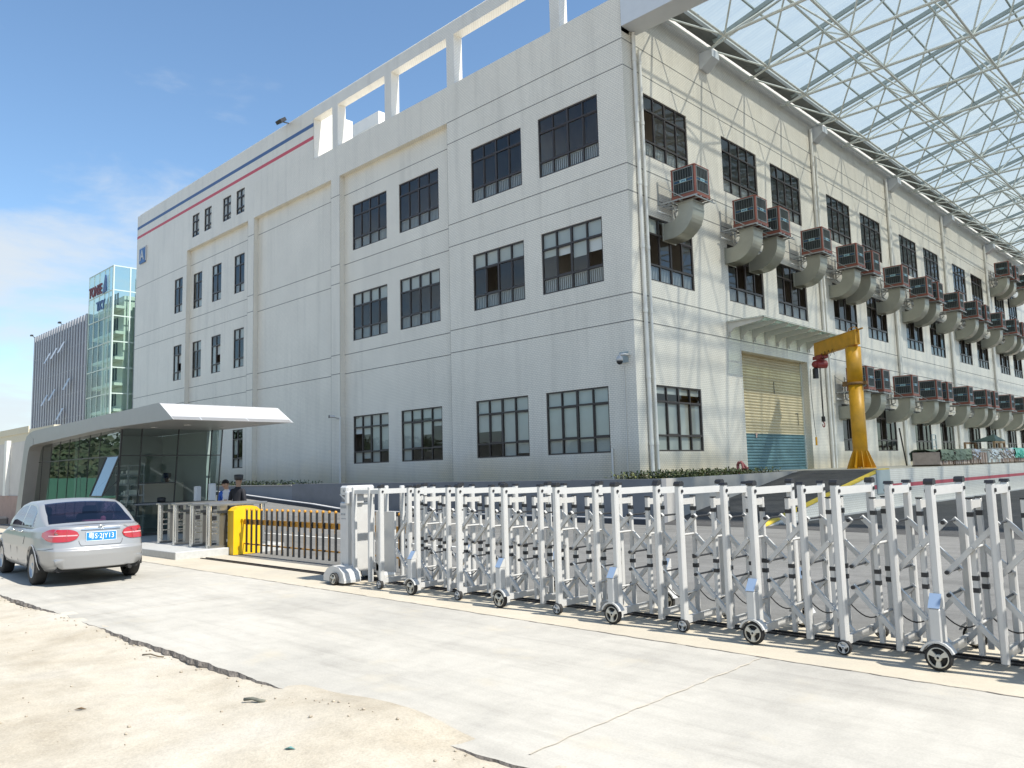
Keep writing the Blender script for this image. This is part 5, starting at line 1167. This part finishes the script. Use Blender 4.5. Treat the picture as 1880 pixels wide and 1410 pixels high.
person((-3.53, -13.12, 0.0), R(200), 'person in black uniform and flat topped cap, back to the gate, by the turnstiles', pose(1.74, arms=0), [skin2, blk, blk, M['black']], hat=M['black'])
person((-4.52, -12.92, 0.0), R(35), 'person with dark hair in a blue and white jacket, looking down, by the turnstiles', pose(1.66, lean=0.12, headdown=0.05, arms=1), [skin, mat('royal_blue_jacket', (0.03, 0.12, 0.50), 0.7), trs, M['black'], mat('white_jacket_panel', (0.7, 0.7, 0.72), 0.7)], hair=mat('dark_hair', (0.015, 0.012, 0.012), 0.6))
person((-8.6, -12.9, 0.16), R(60), 'person in dark clothes and cap standing inside the guard house behind the counter', pose(1.70), [skin2, blk, blk, M['black']], hat=M['black'])

# ------------------------------------------------------------------ silver saloon car
def lerp_t(tb, x):
    if x <= tb[0][0]: return tb[0][1]
    for (a, b) in zip(tb, tb[1:]):
        if x <= b[0]: t = (x-a[0])/(b[0]-a[0]); t = t*t*(3-2*t) if len(tb) > 2 else t; return a[1]+(b[1]-a[1])*t
    return tb[-1][1]
def lin_t(tb, x):
    if x <= tb[0][0]: return tb[0][1]
    for (a, b) in zip(tb, tb[1:]):
        if x <= b[0]: return a[1]+(b[1]-a[1])*(x-a[0])/(b[0]-a[0])
    return tb[-1][1]
M['carpaint'] = mat('silver_car_paint', (0.36, 0.362, 0.36), 0.34, 0.45, coat=0.3)
M['carglass'] = glassmat('dark_car_glass', (0.34, 0.30, 0.40), (0.9, 0.9, 1.0), 0.40, base=0.06)
M['tail'] = mat('red_lamp', (0.36, 0.008, 0.014), 0.12, spec=0.8, coat=1.0); M['tailclear'] = mat('pale_lamp', (0.62, 0.34, 0.34), 0.15, coat=1.0)
M['plate'] = mat('plate_blue', (0.01, 0.20, 0.55), 0.4); M['platew'] = mat('plate_white', (0.8, 0.8, 0.8), 0.5)
CARW = 0.852
deck = [(-2.26, 0.62), (-2.05, 0.76), (-1.2, 0.92), (-0.9, 0.945), (1.3, 0.955), (1.75, 0.975), (2.02, 0.985), (2.20, 0.97), (2.28, 0.95)]
low = [(-2.26, 0.24), (-1.7, 0.20), (1.7, 0.20), (2.27, 0.29)]
def body_pt(a, b, c):
    """a,b,c on the unit cube -> car body surface; a = +1 is the tail"""
    zl, zd = lin_t(low, a*2.27), lin_t(deck, a*2.27)
    t = (c+1)/2; W, H = CARW, (zd-zl)/2
    p = [b*W, c*H]; r = 0.10 if c > 0 else 0.15
    inn = [max(-(W-r), min(W-r, p[0])), max(-(H-r), min(H-r, p[1]))]; dd = [p[0]-inn[0], p[1]-inn[1]]
    if dd[0] and dd[1]:
        l = math.hypot(*dd); p = [inn[0]+dd[0]/l*r, inn[1]+dd[1]/l*r]
    z = zl+H+p[1]; y = p[0]
    rel = (z-0.2)/0.8
    side = lin_t([(0, 0.93), (0.25, 0.985), (0.5, 1.0), (0.72, 0.985), (0.9, 0.955), (1.05, 0.92)], rel)
    plan = 1-0.20*max(0, (abs(a)-0.62)/0.38)**2.6
    y *= side*plan
    end = 2.27-0.34*abs(b*plan)**3.2
    if a > 0: end += lin_t([(0.2, -0.045), (0.50, 0.008), (0.585, 0.010), (0.62, -0.035), (0.75, -0.06), (0.90, -0.075), (1.0, -0.10)], z)
    else: end += lin_t([(0.2, -0.06), (0.45, 0.0), (0.62, -0.06), (0.8, -0.25)], z)
    return Vector((a*end, y, z))
def body_n(a, b, c):
    e = 0.012
    if abs(a) >= 1: u = body_pt(a, b+e, c)-body_pt(a, b-e, c); w = body_pt(a, b, c+e)-body_pt(a, b, c-e); n = u.cross(w)
    elif abs(b) >= 1: u = body_pt(a+e, b, c)-body_pt(a-e, b, c); w = body_pt(a, b, c+e)-body_pt(a, b, c-e); n = u.cross(w)
    else: u = body_pt(a+e, b, c)-body_pt(a-e, b, c); w = body_pt(a, b+e, c)-body_pt(a, b-e, c); n = u.cross(w)
    n.normalize(); p = body_pt(a, b, c)-Vector((0, 0, 0.6))
    return n if n.dot(p) > 0 else -n
CAR = thing('parked_car', 'silver four door saloon car seen from behind on the concrete apron', 'car', (-0.28, -18.15, 0.0), R(-3.5))
bm = bmesh.new(); bmesh.ops.create_cube(bm, size=2.0); bmesh.ops.subdivide_edges(bm, edges=bm.edges, cuts=53, use_grid_fill=True)
AX = 1.30
dele = []
for f in bm.faces:
    c = f.calc_center_median()
    if abs(c.y) > 0.999 or c.z < -0.999:
        q = body_pt(c.x, c.y, c.z)
        if any(math.hypot(q.x-s*AX, q.z-0.31) < 0.335 for s in (-1, 1)) and abs(q.y) > 0.45: dele.append(f)
bmesh.ops.delete(bm, geom=dele, context='FACES')
# greenhouse opening stays closed below: dark floor plate
for v in bm.verts: v.co = body_pt(*v.co)
for f in bm.faces: f.smooth = True
bmesh.ops.recalc_face_normals(bm, faces=bm.faces)
me = bpy.data.meshes.new('body'); bm.to_mesh(me); bm.free(); me.materials.append(M['carpaint']); cb0 = bpy.data.objects.new('body', me); COL.objects.link(cb0); cb0.parent = CAR
# greenhouse
top = [(-1.16, 0.92), (-0.98, 1.01), (-0.30, 1.335), (0.0, 1.38), (0.35, 1.392), (0.70, 1.375), (0.92, 1.325), (1.30, 1.155), (1.64, 0.985), (1.72, 0.96)]
def gh_pt(x, t, sgn):
    zt = lin_t(top, x)-0.0; zb = 0.925
    yb = 0.80-0.10*max(0, (x-0.9)/0.8)**2-0.06*max(0, (-0.5-x)/0.6)**2
    k_ = max(0.0, zt-zb); ye = yb-0.40*k_**1.15; r = min(0.09, k_*0.4)
    if t < 0.5: u = t/0.5; z = zb+(k_-r*0.9)*u; y = yb-0.40*max(0, z-zb)**1.15
    elif t < 0.62: u = (t-0.5)/0.12*math.pi/2; y0 = yb-0.40*max(0, k_-r*0.9)**1.15; y = y0-r*(1-math.cos(u)); z = zb+k_-r*0.9+r*0.75*math.sin(u)
    else: u = (t-0.62)/0.38; y0 = yb-0.40*max(0, k_-r*0.9)**1.15-r; y = y0*(1-u); z = zb+k_-r*0.15+(0.035 if -0.4 < x < 1.3 else 0.02)*(1-(1-u)**2)
    return Vector((x, sgn*y, z))
nx, ntt = 120, 46; g_ = MB(); vs = []; fs = []; mi = []
for i in range(nx+1):
    x = -1.16+2.86*i/nx
    for sgn in (1, -1):
        for j in range(ntt+1): vs.append(gh_pt(x, j/ntt, sgn))
st_ = (ntt+1)*2
for i in range(nx):
    xm = -1.16+2.86*(i+.5)/nx
    for s_ in (0, 1):
        for j in range(ntt):
            a = i*st_+s_*(ntt+1)+j; p = sum((Vector(vs[k_]) for k_ in (a, a+1, a+st_, a+st_+1)), Vector())/4; tm = (j+.5)/ntt; m_ = 0
            if tm < 0.5:
                zt = lin_t(top, xm); lo = 0.955; hi = zt-0.08
                if lo < p.z < hi and -0.93+(p.z-0.94)*0.8 < xm < 1.13-(p.z-0.94)*0.45:
                    if not (0.20+(p.z-0.95)*0.0 < xm < 0.265): m_ = 1
            elif tm > 0.62:
                if 0.86 < xm < 1.60 and abs(p.y) < 0.64+0.03*(xm-0.9)-0.06*(1.6-xm): m_ = 1
                if -1.0 < xm < -0.32 and abs(p.y) < 0.62: m_ = 1
            fs.append((a, a+1, a+st_+1, a+st_)); mi.append(m_)
g_.add(vs, fs, 0, True); g_.m = mi
g_.build('roof_and_windows', [M['carpaint'], M['carglass']], CAR)
ins = MB(); ins.box(0.2, 0.6, -0.62, -0.12, 0.98, 1.24); 
# wheels and wells
for (sx, sy) in ((1,1),(1,-1),(-1,1),(-1,-1)):
    q = MB(); prof = [(0.33, -0.5), (0.34, 0.0)]
    vs = []; n = 16
    for (r_, yy) in ((0.345, 0.835), (0.345, 0.50), (0.02, 0.49)):
        for i in range(n+1): a = math.pi*1.16*i/n-0.25; vs.append((sx*AX+r_*math.cos(a), sy*yy, 0.31+r_*math.sin(a)))
    q.add(vs, [(j*(n+1)+i, j*(n+1)+i+1, (j+1)*(n+1)+i+1, (j+1)*(n+1)+i) for j in range(2) for i in range(n)]); q.build('wheel_well', M['rubber'], CAR, fix=False)
    q = MB(); vs = []; n = 22
    for (r_, dy) in ((0.362, -0.006), (0.358, 0.004), (0.342, 0.004), (0.336, -0.05)):
        for i in range(n+1):
            a = math.pi*1.08*i/n-0.125; xx, zz_ = sx*AX+r_*math.cos(a), 0.31+r_*math.sin(a)
            yy = abs(body_pt(max(-.999, min(.999, xx/2.27)), 1.0, max(-0.99, min(0.95, (zz_-0.2)/0.39-1))).y); vs.append((xx, sy*(yy+dy), zz_))
    q.add(vs, [(j*(n+1)+i, j*(n+1)+i+1, (j+1)*(n+1)+i+1, (j+1)*(n+1)+i) for j in range(3) for i in range(n)], 0, True); q.build('arch_lip', M['carpaint'], CAR, fix=False)
    yc = sy*0.735
    t = MB(); t.lathe([(0.20, -0.095), (0.29, -0.095), (0.312, -0.07), (0.312, 0.07), (0.29, 0.095), (0.20, 0.095)], (sx*AX, yc, 0.312), 'y', 28, ring=True); wo = t.build('wheel', M['rubber'], CAR)
    r_ = MB(); s0 = sy*0.085
    r_.lathe([(0.21, yc+s0*1.0), (0.205, yc+s0*1.1), (0.185, yc+s0*1.1), (0.18, yc+s0*0.2), (0.02, yc+s0*0.2)], (sx*AX, 0, 0.312), 'y', 24)
    for i in range(7):
        a = 2*math.pi*i/7; p = []
        for (rr, da) in ((0.05,-0.5),(0.19,-0.14),(0.19,0.14),(0.05,0.5)): p.append((sx*AX+rr*math.cos(a+da), 0.312+rr*math.sin(a+da)))
        r_.prism(p, 'y', yc+s0*0.55, yc+s0*0.95)
    r_.lathe([(0.055, yc+s0*1.05), (0.06, yc+s0*0.6)], (sx*AX, 0, 0.312), 'y', 14); r_.build('rim', mat('alloy_rim', (0.48, 0.48, 0.48), 0.35, 0.6) if sx == sy == 1 else bpy.data.materials['alloy_rim'], wo)
def patch(path, c0, c1, off=0.006, nc=8, name='patch', m=None, parent=CAR):
    """strip on the body: path = list of (a,b); c0,c1 = functions of index fraction"""
    q = MB(); n = len(path); vs = []
    for i, (a, b) in enumerate(path):
        f = i/(n-1)
        for j in range(nc+1):
            c = c0(f)+(c1(f)-c0(f))*j/nc; vs.append(body_pt(a, b, c)+body_n(a, b, c)*off)
    q.add(vs, [(i*(nc+1)+j, i*(nc+1)+j+1, (i+1)*(nc+1)+j+1, (i+1)*(nc+1)+j) for i in range(n-1) for j in range(nc)], 0, True)
    return q.build(name, m, parent, fix=False)
def cz(z): return (z-0.29)/((0.90-0.29)/2)-1           # c for a height on the tail
def c_at(a, b, z):
    lo_, hi_ = -1.0, 1.0
    for _ in range(26):
        m_ = (lo_+hi_)/2
        if body_pt(a, b, m_).z < z: lo_ = m_
        else: hi_ = m_
    return (lo_+hi_)/2
def zpatch(path, z0_, z1_, off, nc, name, m, parent=CAR):
    q = MB(); n = len(path); vs = []
    for i, (a, b) in enumerate(path):
        f = i/(n-1)
        for j in range(nc+1):
            c = c_at(a, b, z0_(f)+(z1_(f)-z0_(f))*j/nc); nn = body_n(a, b, c)
            if abs(abs(b)-1) < 1e-6 and a == 1.0: nn = (nn+Vector((0, b, 0))).normalized()
            vs.append(body_pt(a, b, c)+nn*off)
    q.add(vs, [(i*(nc+1)+j, i*(nc+1)+j+1, (i+1)*(nc+1)+j+1, (i+1)*(nc+1)+j) for i in range(n-1) for j in range(nc)], 0, True)
    return q.build(name, m, parent, fix=False)
for sg in (1, -1):
    path = [(1.0, sg*(0.50+0.50*i/16)) for i in range(17)]+[(1.0-0.011*i, sg*1.0) for i in range(1, 12)]
    hgt = lambda f: math.sqrt(max(0.0, 1-max(0, (0.34-f)/0.34)**2))*(1-0.75*max(0, (f-0.66)/0.34)**1.5)
    mid = lambda f: 0.828+0.015*max(0, (f-0.5)/0.5)
    tl_ = zpatch(path, lambda f: mid(f)-0.105*hgt(f), lambda f: mid(f)+0.095*hgt(f), 0.012, 8, 'tail_light', M['tail'])
    zpatch(path[1:21], lambda f: 0.815, lambda f: 0.834, 0.016, 1, 'lens_strip', M['tailclear'], tl_)
    zpatch([(1.0, sg*0.745), (1.0, sg*0.757)], lambda f: 0.735, lambda f: 0.915, 0.017, 4, 'lens_divider', M['hoistred'], tl_)
# boot lid shut lines, bumper gap, chrome strip, plate
ln_ = MB()
def gap(pts, w=0.007, off=0.002):
    q = [body_pt(*p)+body_n(*p)*off for p in pts]
    ln_.path(q, w/2, 5)
for sg in (1, -1):
    gap([(1.0, sg*b, cz(z)) for b, z in ((0.50, 0.70), (0.485, 0.66), (0.45, 0.625))])
gap([(1.0, -0.45+0.9*i/12, cz(0.622)) for i in range(13)])
gap([(1.0, s_*0.999, cz(0.60)) for s_ in (1,)][:1]+[(0.93, 1.0, -0.05)])
gap([(1.0, -0.999, cz(0.60)), (0.93, -1.0, -0.05), (0.82, -1.0, -0.05)])
for xa in (-0.42, 0.24, 0.37): gap([(xa/2.27+dx_, -1.0, c_) for dx_, c_ in ((0, 0.92), (0, 0.0), (0, -0.6), (0.03, -0.85))] if xa != 0.37 else [(0.37, -1, 0.92), (0.385, -1, 0.5), (0.36, -1, 0.2)])
gap([(-0.45, -1, -0.86), (0.25, -1, -0.86)])
ln_.build('shut_line', M['black'], CAR)
patch([(1.0, -0.46+0.92*i/14) for i in range(15)], lambda f: c_at(1.0, 0.3, 0.905), lambda f: c_at(1.0, 0.3, 0.925+0.006*math.sin(f*math.pi)), 0.016, 2, 'boot_trim', M['chrome'])
q = MB(); p0 = body_pt(1.0, 0.0, c_at(1.0, 0.0, 0.94))
for (ry, rz_) in ((0.050, 0.030), (0.022, 0.028), (0.036, 0.014)):
    q.path([Vector((p0.x+0.02, ry*math.cos(a), 0.950+rz_*math.sin(a))) for a in [2*math.pi*i/16 for i in range(17)]], 0.0045, 5)
q.build('boot_emblem', M['chrome'], CAR)
px_ = body_pt(1.0, 0.0, c_at(1.0, 0.0, 0.80)).x
q = MB(); q.box(px_-0.02, px_+0.012, -0.235, 0.235, 0.72, 0.87); pl_ = q.build('number_plate', M['plate'], CAR)
q = MB()
for (a_, b_, c_, d_) in ((-0.235,0.235,0.720,0.727),(-0.235,0.235,0.863,0.87),(-0.235,-0.229,0.72,0.87),(0.229,0.235,0.72,0.87)): q.box(px_+0.011, px_+0.014, a_, b_, c_, d_)
q.build('plate_rim', M['platew'], pl_)
text_mb('粤S·2JY13', 0.115, place((px_+0.014, 0.0, 0.795), (0,1,0), (0,0,1)), 0.002, xs=0.86).build('plate_number', M['platew'], pl_)
bp_ = body_pt(1.0, 0.45, c_at(1.0, 0.45, 0.95))
text_mb('COROLLA EX', 0.05, place((bp_.x+0.012, 0.44, 0.955), (0.28,1,0), (0,0,1)), 0.002).build('model_badge', M['chrome'], CAR)
patch([(1.0, -0.40), (1.0, -0.36), (1.0, -0.32), (1.0, -0.28)], lambda f: c_at(1.0, -0.34, 0.945), lambda f: c_at(1.0, -0.34, 0.945+0.026*math.sin(0.4+f*2.3)), 0.012, 3, 'yellow_sticker', M['bryellow'])
for xa in (-0.28, 0.42):
    q = MB(); y_ = body_pt(xa/2.27, -1, 0.66).y; q.path([(xa-0.10, y_-0.004, 0.86), (xa-0.06, y_-0.034, 0.862), (xa+0.06, y_-0.034, 0.862), (xa+0.10, y_-0.004, 0.86)], 0.013, 6); q.build('door_handle', M['chrome'], CAR)
for sg in (1, -1):
    q = MB(); q.bbox(-0.92, -0.78, *( (0.82, 1.02) if sg > 0 else (-1.02, -0.82)), 0.95, 1.09, 0.035); q.build('door_mirror', M['black'], CAR)
q = MB(); q.tube((2.0, 0.45, 0.26), (2.26, 0.45, 0.25), 0.03, 10); q.build('exhaust', M['rubber'], CAR)
q = MB(); q.box(-2.0, 2.1, -0.62, 0.62, 0.24, 0.34); q.build('underbody', M['rubber'], CAR)
q = MB(); q.box(-0.88, 1.36, -0.66, 0.66, 0.985, 0.991); q.build('cabin_lining', M['rubber'], CAR)
for y in (-0.38, 0.38):
    q = MB(); q.bbox(-0.12, 0.02, y-0.22, y+0.22, 0.99, 1.11, 0.04); q.bbox(-0.10, -0.01, y-0.12, y+0.12, 1.11, 1.25, 0.03); q.build('front_seat', M['rubber'], CAR)
q = MB(); q.bbox(1.15, 1.38, -0.05, 0.30, 0.99, 1.03, 0.015); q.ball((1.25, 0.28, 1.04), 0.05, 8); q.build('shelf_cushion', mat('pink_cushion', (0.42, 0.20, 0.22), 0.9), CAR)
for y in (-0.38, 0.38):
    q = MB(); q.bbox(0.92, 1.0, y-0.13, y+0.13, 0.99, 1.14, 0.03); q.build('head_restraint', M['rubber'], CAR)

# ------------------------------------------------------------------ background: office block, wall, far building, trees
OF = thing('office_building', 'distant office block with dark ribbed facade and a green glass stair tower', 'office building', (-125, 20, 0))
oo = OF.location
M['darkglass'] = mat('dark_blue_facade_glass', (0.030, 0.042, 0.075), 0.35, spec=0.3, noise=0.2, nscale=0.15)
M['fin'] = mat('grey_facade_fin', (0.33, 0.35, 0.39), 0.5)
M['casement'] = mat('open_casement_glass', (0.42, 0.46, 0.50), 0.3)
M['towerglass'] = glassmat('green_tower_glass', (0.84, 0.92, 0.88), (0.75, 0.84, 0.80), 0.22, base=0.08)
M['towerframe'] = mat('pale_green_frame', (0.50, 0.60, 0.56), 0.5)
q = MB(); q.box(-150.6, -121.6, 20.0, 44, 0, 28.9); q.box(-110.4, -92, 23.4, 44, 0, 30.4); q.build('facade_wall', M['darkglass'], OF, off=oo)
for i in range(21):
    x = -150.6+1.41*i; q = MB(); q.box(x, x+0.66, 19.80, 19.999, 0.5, 29.0); q.build('facade_fin', M['fin'], OF, off=oo)
for i in range(8):
    x = -110.0+1.2*i; q = MB(); q.box(x, x+0.3, 23.0, 23.399, 0.5, 30.4); q.build('facade_fin', M['fin'], OF, off=oo)
for z in (4.5, 8.5, 12.5, 16.5, 20.5, 24.5): 
    q = MB(); q.box(-150.6, -121.6, 19.93, 19.997, z-0.08, z+0.08); q.build('floor_band', M['fin'], OF, off=oo)
for (x, z) in ((-139.5, 22.6), (-135.9, 23.0), (-132.0, 23.6), (-140.3, 15.2), (-136.2, 15.8), (-128.6, 17.0), (-131.5, 12.2)):
    q = MB(); q.add([(x,19.4,z+2.0),(x+1.0,19.4,z+2.0),(x+1.0,18.5,z),(x,18.5,z)], ((0,1,2,3),)); q.build('open_casement', M['casement'], OF, off=oo)
q = MB(); q.box(-121.4, -110.7, 20.0, 20.05, 2, 34.9); q.box(-110.75, -110.7, 20.05, 27.5, 2, 34.9); q.build('tower_glass', M['towerglass'], OF, off=oo, fix=False)
q = MB(); q.box(-121.0, -111.6, 22.0, 30, 0, 30.5); q.box(-113.4, -111.4, 24.2, 29, 0, 33.8); q.build('tower_core', M['plaster'], OF, off=oo)
for z in (4.5, 8.5, 12.5, 16.5, 20.5, 24.5, 28.5):
    q = MB(); q.box(-121.2, -110.95, 20.6, 21.95, z-0.22, z+0.22); q.build('tower_floor', M['plaster'], OF, off=oo)
    q = MB()
    for i in range(5): q.box(-118.9+1.05*i, -118.2+1.05*i, 21.96, 21.999, z+0.9, z+2.9)
    q.build('tower_window', M['darkglass'], OF, off=oo)
q = MB()
for x in (-121.35, -119.0, -116.6, -114.2, -112.4, -110.85): q.box(x-0.08, x+0.08, 19.93, 20.0, 2, 34.9)
for z in (7, 11, 15, 19, 23, 27, 31, 34.8): q.box(-121.4, -110.7, 19.94, 20.0, z-0.08, z+0.08); q.box(-110.70, -110.62, 20.0, 27.5, z-0.08, z+0.08)
for y in (20.05, 22.5, 25.0, 27.4): q.box(-110.70, -110.60, y-0.09, y+0.09, 2, 34.9)
q.build('tower_frame', M['towerframe'], OF, off=oo)
text_mb('TONSE', 2.3, place((-117.9, 19.80, 31.9), (1,0,0), (0,0,1)), 0.08, bold=0.05, xs=0.80).build('sign_lettering', mat('maroon_sign', (0.16, 0.045, 0.06), 0.6), OF, off=oo)
q = MB(); q.prism([(-114.5, 31.0), (-112.9, 31.2), (-113.1, 33.6), (-113.6, 33.9)], 'y', 19.72, 19.88); q.build('sign_emblem', M['blue'], OF, off=oo)
text_mb('TKY', 2.0, place((-115.4, 19.80, 29.2), (1,0,0), (0,0,1)), 0.08, bold=0.05).build('sign_lettering', M['blue'], OF, off=oo)
for (x) in (-150.4, -134.0):
    q = MB(); q.tube((x, 19.8, 28.9), (x, 19.4, 29.25), 0.06, 6); q.box(x-0.35, x+0.35, 19.1, 19.5, 29.15, 29.4); q.build('roof_floodlight', M['black'], OF, off=oo)
BW = thing('boundary_wall', 'pale rendered boundary wall with white piers left of the guard house', 'wall', (-26, -13.6, 0))
q = MB(); q.box(-60, -15.4, -13.7, -13.5, 1.2, 3.45); q.build('render_panel', mat('beige_render', (0.52, 0.50, 0.46), 0.8, noise=0.08, nscale=1.5), BW, off=BW.location)
q = MB(); q.box(-60, -15.4, -13.74, -13.46, -0.1, 1.198); q.build('tiled_base', mat('pink_tile_base', (0.30, 0.20, 0.17), 0.6, noise=0.15, nscale=3), BW, off=BW.location)
for i in range(14):
    x = -17.0-3.2*i; q = MB(); q.box(x, x+0.35, -13.86, -13.70-0.002, 1.2, 3.55); q.build('pier', M['pipe'], BW, off=BW.location)
FB = thing('cream_building', 'low cream building far off beyond the boundary wall', 'building', (-120, 5, 0))
q = MB(); q.box(-150, -84.0, 5, 16, 0, 8.3); q.box(-150, -93.5, 4.9, 5.0, 7.9, 8.7); q.build('building_wall', mat('cream_render', (0.66, 0.60, 0.45), 0.8, noise=0.05), FB, off=FB.location)
for i in range(9):
    q = MB(); q.box(-90.5-4*i, -88.7-4*i, 4.86, 4.898, 4.0, 6.0); q.build('building_window', M['darkglass'], FB, off=FB.location)
def tree(name, loc, h, cr_, n, label, mats_, group=None, size=0.4, trunk=0.16, seed=1):
    rng = random.Random(seed); t = thing(name, label, 'tree', loc, 0, group)
    q = MB(); q.tube((0,0,0), (0.1,0.05,h*0.55), trunk, 8, r2=trunk*0.55); cl = []
    for i in range(9):
        a = rng.uniform(0, 6.28); el = rng.uniform(0.2, 1.2); l = cr_*rng.uniform(0.5, 0.95); s0 = Vector((0.05, 0.02, h*rng.uniform(0.35, 0.6))); e = s0+Vector((math.cos(a)*math.cos(el), math.sin(a)*math.cos(el), math.sin(el)))*l
        q.tube(s0, e, trunk*0.4, 6, r2=trunk*0.1); cl.append(e)
        for j in range(2): cl.append(e+Vector((rng.uniform(-1,1), rng.uniform(-1,1), rng.uniform(-.4,.8)))*cr_*0.35)
    q.build('trunk', M['bark'], t)
    f = MB(); per = n//len(cl)
    for c in cl:
        rr = cr_*rng.uniform(0.25, 0.42)
        for _ in range(per):
            d = Vector((rng.gauss(0,1), rng.gauss(0,1), rng.gauss(0,0.8))); d = d.normalized()*rr*rng.random()**0.45
            p = c+d; a = rng.uniform(0, 6.28); w = size*rng.uniform(0.5, 1.2); u = Vector((math.cos(a), math.sin(a), rng.uniform(-.5,.5)))*w; v = Vector((-math.sin(a), math.cos(a), rng.uniform(-.6,.9)))*w*0.6
            f.add([p-u, p-v*0.6, p+u, p+v], ((0,1,2,3),), rng.randrange(len(mats_)))
    f.build('crown', mats_, t, fix=False); return t
tree('leafy_tree', (-62.0, -4.0, 0), 6.4, 1.5, 1500, 'small round leafy tree rising behind the boundary wall', [M['leaf1'], M['leaf2'], M['leaf3']], size=0.20, seed=4)
# wooded hill and green hoarding on the far side of the road (seen mirrored in the guard house glass)
def hill_z(x, y):
    d = max(0, min(1, (-x-70)/40)); e = max(0, min(1, (-y-20)/14)); return -0.2+d*e*(6.0+1.6*math.sin(x*0.09+y*0.05)+1.2*math.sin(y*0.13+1))
hl = tex_grid('wooded_hill', -190, -66, -130, -18, 50, 46, hill_z, mat('hill_scrub', (0.06, 0.07, 0.03), 0.95, noise=0.4, nscale=0.4)); tag(hl, kind='structure')
hw = MB()
for _ in range(16000):
    x, y = random.uniform(-160, -72), random.uniform(-110, -22); z = hill_z(x, y)
    if z < 0.3: continue
    w = random.uniform(0.22, 0.55); a = random.uniform(0, 6.28); p = Vector((x, y, z+random.random()**1.5*2.2)); u = Vector((math.cos(a), math.sin(a), random.uniform(-.4,.4)))*w; v = Vector((0, 0, 1))*w*0.7+Vector((random.uniform(-.4,.4), random.uniform(-.4,.4), 0))
    hw.add([p-u, p-v*0.6, p+u, p+v], ((0,1,2,3),), random.randrange(2))
tag(hw.build('hillside_wood', [M['leaf2'], mat('wood_green', (0.055, 0.085, 0.035), 0.8)], fix=False), kind='stuff')
HO = thing('site_hoarding', 'long green site hoarding below the wooded hill across the road', 'hoarding', (-50, -40, 0))
q = MB()
for i in range(30): q.box(-66+0.0, -65.9, -60+1.5*i, -60+1.5*i+1.46, 0.1, 2.1)
q.build('hoarding_panel', mat('hoarding_green', (0.05, 0.16, 0.11), 0.5, noise=0.1), HO, off=HO.location)
for i in range(31):
    q = MB(); q.box(-66.1, -66.0, -60.06+1.5*i, -59.98+1.5*i, 0, 2.2); q.build('hoarding_post', M['alu_dark'], HO, off=HO.location)

# ------------------------------------------------------------------ litter on the dirt
def litter(name, label, cat, x, y, build):
    t = MB(); build(t); o = t.build(name, LM[name]); o.location = (x, y, terr_z(x, y)+0.006); o.rotation_euler = (0, 0, random.uniform(0, 6)); return tag(o, label, cat)
LM = {'dry_leaf': mat('dry_leaf', (0.16, 0.11, 0.06), 0.9), 'bark_strip': mat('bark_strip', (0.15, 0.15, 0.12), 0.9, noise=0.3, nscale=20), 'twig': mat('twig', (0.13, 0.10, 0.06), 0.9), 'wrapper': mat('teal_wrapper', (0.12, 0.25, 0.24), 0.5, noise=0.3, nscale=30)}
def leafm(t, l=0.10): t.add([(-l,0,0.0),(0,-l*0.4,0.012),(l,0,0.0),(0,l*0.4,0.015)], ((0,1,2),(0,2,3)))
litter('dry_leaf', 'brown curled dry leaf on the sandy dirt', 'leaf', 9.5, -20.93, lambda t: leafm(t, 0.05))
litter('bark_strip', 'grey green strip of bark lying near the broken slab edge', 'bark', 10.45, -19.99, lambda t: t.path([(-0.10,0,0.01),(-0.03,0.012,0.02),(0.05,-0.006,0.018),(0.10,0.01,0.01)], 0.014, 6))
litter('twig', 'thin bent twig beside the broken concrete edge', 'twig', 8.05, -19.84, lambda t: t.path([(-0.14,0,0.01),(-0.05,0.03,0.02),(0.10,0.02,0.015),(0.15,0.05,0.01)], 0.007, 5))
litter('wrapper', 'small teal wrapper at the front of the dirt', 'litter', 11.72, -20.42, lambda t: leafm(t, 0.04))
tag(bpy.data.objects['wrapper'], None, None)
# small loose stones along the broken edge
sm = MB()
for _ in range(200):
    if random.random() < 0.55: x = random.uniform(0, 13.5); y = edge_y(x)-abs(random.gauss(0, 0.07))+0.0
    else: x = random.uniform(4, 15); y = random.uniform(-22.4, -19.8)
    r = random.uniform(0.004, 0.016); sm.ball((x, y, terr_z(x, y)+r*0.4), r, 6, (1.2, random.uniform(.6, 1), 0.6))
tag(sm.build('gravel', mat('loose_gravel', (0.36, 0.31, 0.24), 0.95, noise=0.4, nscale=30)), kind='stuff')
